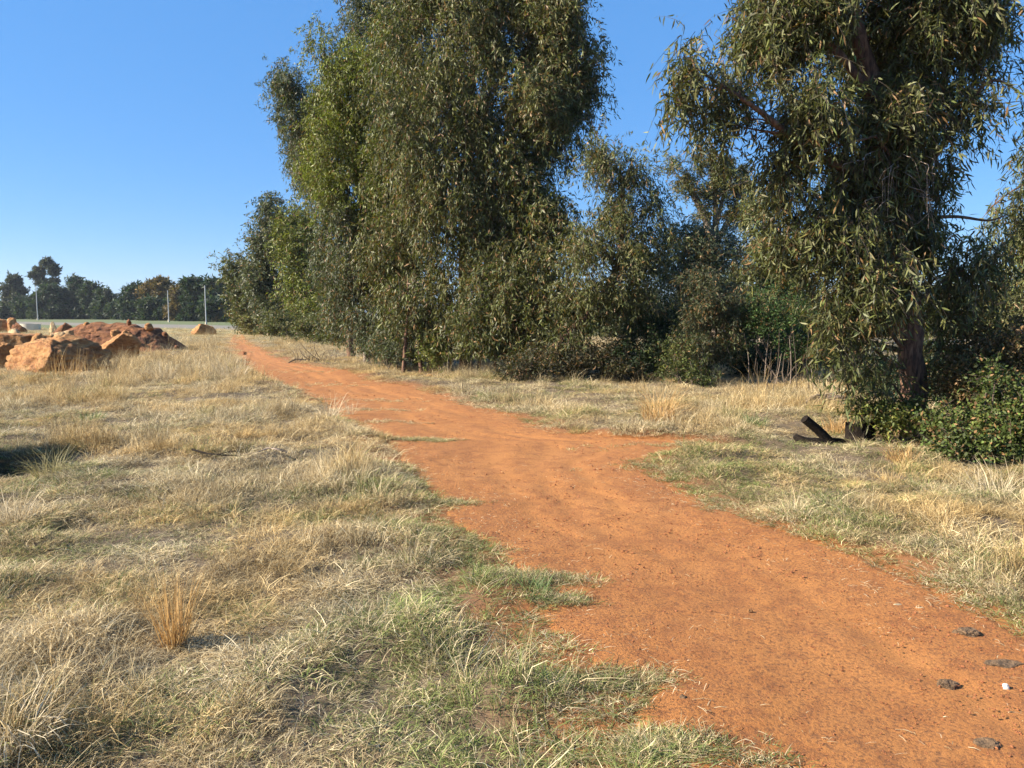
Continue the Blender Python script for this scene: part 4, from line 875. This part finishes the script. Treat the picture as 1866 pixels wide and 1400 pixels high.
# pieces of turf that creep on to the path
for (px, py, n, rad) in [(985, 1052, 120, .22), (1215, 1350, 90, .15), (1380, 1385, 14, .05), (770, 800, 110, .30), (660, 745, 60, .5), (700, 768, 40, .4), (830, 912, 50, .15), (560, 700, 80, 1.2), (1010, 1090, 40, .14), (1120, 1230, 60, .2), (600, 668, 60, 1.2), (480, 640, 60, 2.0), (520, 676, 70, 1.4), (455, 628, 50, 2.5), (1215, 812, 60, .5), (1180, 850, 40, .3), (690, 728, 40, .6)]:
    c_ = G(px, py); q = r.normal(size=(n, 2)) * rad * .5; q[:, 0] *= 1.7
    PX.append(c_[0] + q[:, 0]); PY.append(c_[1] + q[:, 1] * .45); PI_.append(r.choice(N_GREEN + [1, 3], n)); PS.append(r.uniform(.6, 1, n)); PG.append(np.full(n, .5 if py > 790 else .15)); PT.append(np.full(n, .3)); PZS.append(np.full(n, .45))
x, y, kd, s_, g_, t_, zs = [np.concatenate(a) for a in (PX, PY, PI_, PS, PG, PT, PZS)]
n = len(x); z = np.where(in_path(x, y), path_z(x, y), height(x, y))
rot = np.column_stack([r.normal(0, .12, n), r.normal(0, .12, n), r.uniform(0, 2 * PI, n)])
scl = np.column_stack([s_, s_, s_ * zs])
print('grass tufts', n)
scatter('grass', PR, np.column_stack([x, y, z]), rot, scl, kd, g_, t_, 'dry veld grass mixed with short green grass on both sides of the red path', 'grass',
        val=np.clip(1.22 * (.62 + .85 * (fbm(x * 5, y * 5, seed=88, o=2) - .15)) * r.uniform(.7, 1.3, n), .35, 1.6))

# straw and litter lying on the path
def straw(n, ln, wd, seed):
    rr_ = np.random.default_rng(seed); b = Buf()
    for k in range(n):
        a = rr_.uniform(0, 2 * PI); p0 = np.r_[rr_.normal(0, .06, 2), .004 + rr_.uniform(0, .006)]; d = np.array([math.cos(a), math.sin(a), 0]); s = np.array([-d[1], d[0], .2]) * wd * .5; l = ln * rr_.uniform(.4, 1.2)
        q = p0 + d * l * .5 + np.array([-d[1], d[0], 0]) * rr_.normal(0, .08) * l + [0, 0, .003]; e = p0 + d * l
        b.add([p0 - s, p0 + s, q + s, q - s, e + s * .4, e - s * .4], [[0, 1, 2, 3], [3, 2, 4, 5]], [rr_.uniform(.3, 1), .5, 1.0])
    return b
def clods(n, sz, seed):
    rr_ = np.random.default_rng(seed); b = Buf(); v0, f0 = ICO[2]
    for k in range(n):
        p = np.r_[rr_.normal(0, .07, 2), 0]; s = sz * rr_.uniform(.3, 1.4); v = v0 * s * .5 * rr_.uniform(.7, 1.3, 3) * (1 + .3 * rr_.normal(size=(len(v0), 1)).clip(-1, 1)); v[:, 2] = v[:, 2] * .7 + s * .1
        b.add(v + p, f0, [rr_.uniform(0, 1)] * 3)
    return b
def on_path(y0, y1, dens, margin=0.):
    xx, yy = sample(y0, y1, dens, r); k = in_path(xx - 0, yy); return xx[k], yy[k]
pts = []; 
for y0, y1, dn in ((1.9, 5, 80), (5, 9, 50), (9, 16, 22), (16, 32, 6)):
    xx, yy = on_path(y0, y1, dn); de = np.minimum(xx - xl(yy), xr(yy) - xx); k = r.uniform(0, 1, len(xx)) < np.exp(-de / .2) + .02
    pts.append(np.column_stack([xx[k], yy[k]]))
xy = np.concatenate(pts); n = len(xy)
scatter('straw_litter', [straw(7, .045, .0022, 3), straw(5, .065, .002, 4), straw(9, .028, .0022, 5)], np.column_stack([xy, path_z(xy[:, 0], xy[:, 1]) + .002]), np.column_stack([np.zeros((n, 2)), r.uniform(0, 6.28, n)]),
        np.repeat(r.uniform(.7, 1.4, n)[:, None], 3, 1), r.integers(0, 3, n), np.zeros(n), np.full(n, .15), 'broken pale straw scattered along the edges of the red path', 'straw')
pts = []; sz = []
for y0, y1, dn, s1 in ((1.9, 4, 420, .62), (4, 7, 200, .8), (7, 12, 40, 1.1), (12, 22, 6, 1.5)):
    xx, yy = on_path(y0, y1, dn); pts.append(np.column_stack([xx, yy])); sz.append(np.full(len(xx), s1))
xy = np.concatenate(pts); sz = np.concatenate(sz); n = len(xy)
M_clod = flat_mat('dirt_crumbs', (.15, .05, .02), (.36, .13, .045), 40)
ck = fbm(xy[:, 0] * 1.3, xy[:, 1] * 1.3, seed=91, o=3)
scatter('dirt_crumbs', [clods(7, .007, 3), clods(5, .010, 4), clods(3, .015, 5), clods(10, .005, 6)], np.column_stack([xy, path_z(xy[:, 0], xy[:, 1])]), np.column_stack([np.zeros((n, 2)), r.uniform(0, 6.28, n)]),
        np.repeat((sz * r.uniform(.4, 1.1, n) * (.4 + ck))[:, None], 3, 1), r.choice(4, n, p=[.3, .2, .08, .42]), np.zeros(n), np.zeros(n), 'loose crumbs of red earth strewn over the path', 'gravel', M_clod)

# ------------------------------------------------------------------ individual tussocks
def tussock(label, px, py, n, h, spread, m, seed, curl=.6, lean=.25, wid=.0035, name='grass_tussock', group='grass tussocks standing out of the veld'):
    p = G(px, py); b = tuft(n, h, spread, wid, curl, seed, lean, 4); o = b.obj(name, m, smooth=False)
    o.location = (p[0], p[1], float(height(p[0], p[1]))); tag(o, label, 'tussock', group); return o
tussock('upright golden straw tussock in the left foreground', 318, 1168, 150, .43, .055, M_gold, 1, .08, .06, .0035)
tussock('pale arching straw tussock at the left edge of the path', 600, 765, 120, .50, .16, M_pale, 2, .9, .5, .005)
tussock('second pale straw tussock where the path bends left', 640, 755, 40, .40, .06, M_pale, 22, .6, .4, .005)
tussock('olive tussock overhanging the dark hollow at the left edge', 98, 872, 260, .42, .16, M_olive, 3, .8, .4)
tussock('dry tussock in front of the dark hollow at the left edge', 20, 960, 150, .38, .14, M_pale, 4, .8, .35)
tussock('fresh green clump in the dry grass upper left', 168, 775, 200, .22, .16, M_green, 5, .5, .5, .006)
tussock('olive tussock behind the thin dark stick', 372, 762, 160, .40, .12, M_olive, 6, .9, .55)
tussock('tall golden tussock before the feathery dark shrub', 1200, 775, 260, .65, .22, M_gold, 7, .6, .3, .006)
tussock('green weedy clump in the grass left of the charred log', 1372, 790, 160, .30, .16, M_green, 8, .5, .45, .006)
tussock('golden tussock just right of the charred stump', 1642, 846, 160, .32, .14, M_gold, 9, .6, .3, .004)
tussock('tall pale tussock at the right edge before the leafy green bush', 1825, 900, 200, .42, .25, M_pale, 10, .7, .35, .004)
tussock('golden tussock behind the charred log', 1530, 790, 200, .34, .2, M_gold, 11, .6, .35, .005)
tussock('flattened pale tussock below the golden straw tussock', 430, 1240, 130, .22, .12, M_pale, 12, 1.6, .8, .004)
tussock('yellow straw tussock in the bottom left corner', 30, 1370, 170, .26, .12, M_pale, 13, 1.2, .5, .004)
tussock('green tuft on the left verge beside the path bend', 968, 1078, 160, .11, .12, M_green, 14, .7, .5, .0035)
tussock('green tuft jutting on to the path at the bottom', 1240, 1368, 240, .085, .13, M_green, 15, .7, .45, .0035)
tussock('tiny grass tuft alone on the bare path at the bottom', 1450, 1372, 60, .035, .035, M_green, 16, .9, .9, .003)
tussock('long straw tussock before the red earth mound', 300, 690, 160, .6, .25, M_pale, 17, .7, .35, .008)
tussock('pale feathery tussock left of the far path', 420, 690, 220, .6, .4, M_pale, 18, .7, .4, .008)
tussock('golden stalks in front of the nearest boulder', 120, 690, 120, .8, .6, M_gold, 19, .3, .2, .008)
tussock('green weed by the right verge above the charred log', 1335, 770, 100, .4, .15, M_olive, 20, .5, .4, .006)

# bare thin stems (reeds) under the bright green shrub
GRd = 'thin bare stems under the bright green shrub'
r2 = np.random.default_rng(12)
for k in range(16):
    px = 1365 + k * 8.2 + r2.uniform(-3, 3); Yq = 16.2 + r2.uniform(-.6, 1.0); b = Buf(); a = P(px, 705, Yq); a[2] = float(height(a[0], a[1])) - .02; t1 = P(px + r2.uniform(-14, 14), r2.uniform(590, 665), Yq)
    tube(b, spline([a, (a + t1) / 2 + r2.normal(size=3) * .03, t1], 8), np.linspace(.010, .004, 8), 6); o = b.obj('bare_stem', M_twig if k % 3 else M_dead)
    tag(o, 'thin bare stem standing among the others under the bright green shrub', 'stem', GRd)

# ------------------------------------------------------------------ air
hb = Buf(); hx, hy0, hy1, hz0, hz1 = 1000., -70., 1350., -2., 60.
hb.add([[x_, y_, z_] for z_ in (hz0, hz1) for x_, y_ in ((-hx, hy0), (hx, hy0), (hx, hy1), (-hx, hy1))], [[3, 2, 1, 0], [4, 5, 6, 7], [0, 1, 5, 4], [1, 2, 6, 5], [2, 3, 7, 6], [3, 0, 4, 7]])
hm = bpy.data.materials.new('thin_haze'); hm.use_nodes = True; hn = hm.node_tree; hn.nodes.remove(hn.nodes['Principled BSDF'])
pv = hn.nodes.new('ShaderNodeVolumePrincipled'); pv.inputs['Color'].default_value = (.80, .88, 1, 1); pv.inputs['Density'].default_value = .00014; pv.inputs['Anisotropy'].default_value = .2
hn.links.new(pv.outputs[0], hn.nodes['Material Output'].inputs['Volume']); tag(hb.obj('haze', hm, smooth=False), kind='stuff')
# ------------------------------------------------------------------ light
SUN_EL = R(30); SUN_AZ = math.atan2(-1, -.20)     # direction towards the sun: x = sin(az), y = cos(az)
sx_, sy_ = math.sin(SUN_AZ), math.cos(SUN_AZ)
sun_d = bpy.data.lights.new('sun', 'SUN'); sun_d.energy = 5.0; sun_d.angle = R(.5); sun_d.color = (1, .90, .74)
sun = bpy.data.objects.new('sun', sun_d); C.objects.link(sun)
d = Vector((sx_ * math.cos(SUN_EL), sy_ * math.cos(SUN_EL), math.sin(SUN_EL))); sun.rotation_euler = d.to_track_quat('Z', 'Y').to_euler()
w = bpy.data.worlds.new('World'); sc.world = w; w.use_nodes = True; nt = w.node_tree
sky = nt.nodes.new('ShaderNodeTexSky'); sky.sky_type = 'NISHITA'; sky.sun_disc = False; sky.sun_elevation = SUN_EL; sky.sun_rotation = SUN_AZ
sky.air_density = 1.0; sky.dust_density = .6; sky.ozone_density = 1.6; sky.altitude = 1400
hs = nt.nodes.new('ShaderNodeHueSaturation'); hs.inputs['Saturation'].default_value = 1.35; nt.links.new(sky.outputs[0], hs.inputs['Color'])
bg = nt.nodes['Background']; mx = mixc(nt, .55, hs.outputs[0], (1.1, 2.95, 6.6)); nt.links.new(mx, bg.inputs[0]); bg.inputs[1].default_value = .057
sc.view_settings.view_transform = 'Standard'; sc.view_settings.look = 'None'; sc.view_settings.exposure = 1.55; sc.view_settings.gamma = 1
sc.render.resolution_x = 1024; sc.render.resolution_y = 768
sc.cycles.max_bounces = 6; sc.cycles.transparent_max_bounces = 4
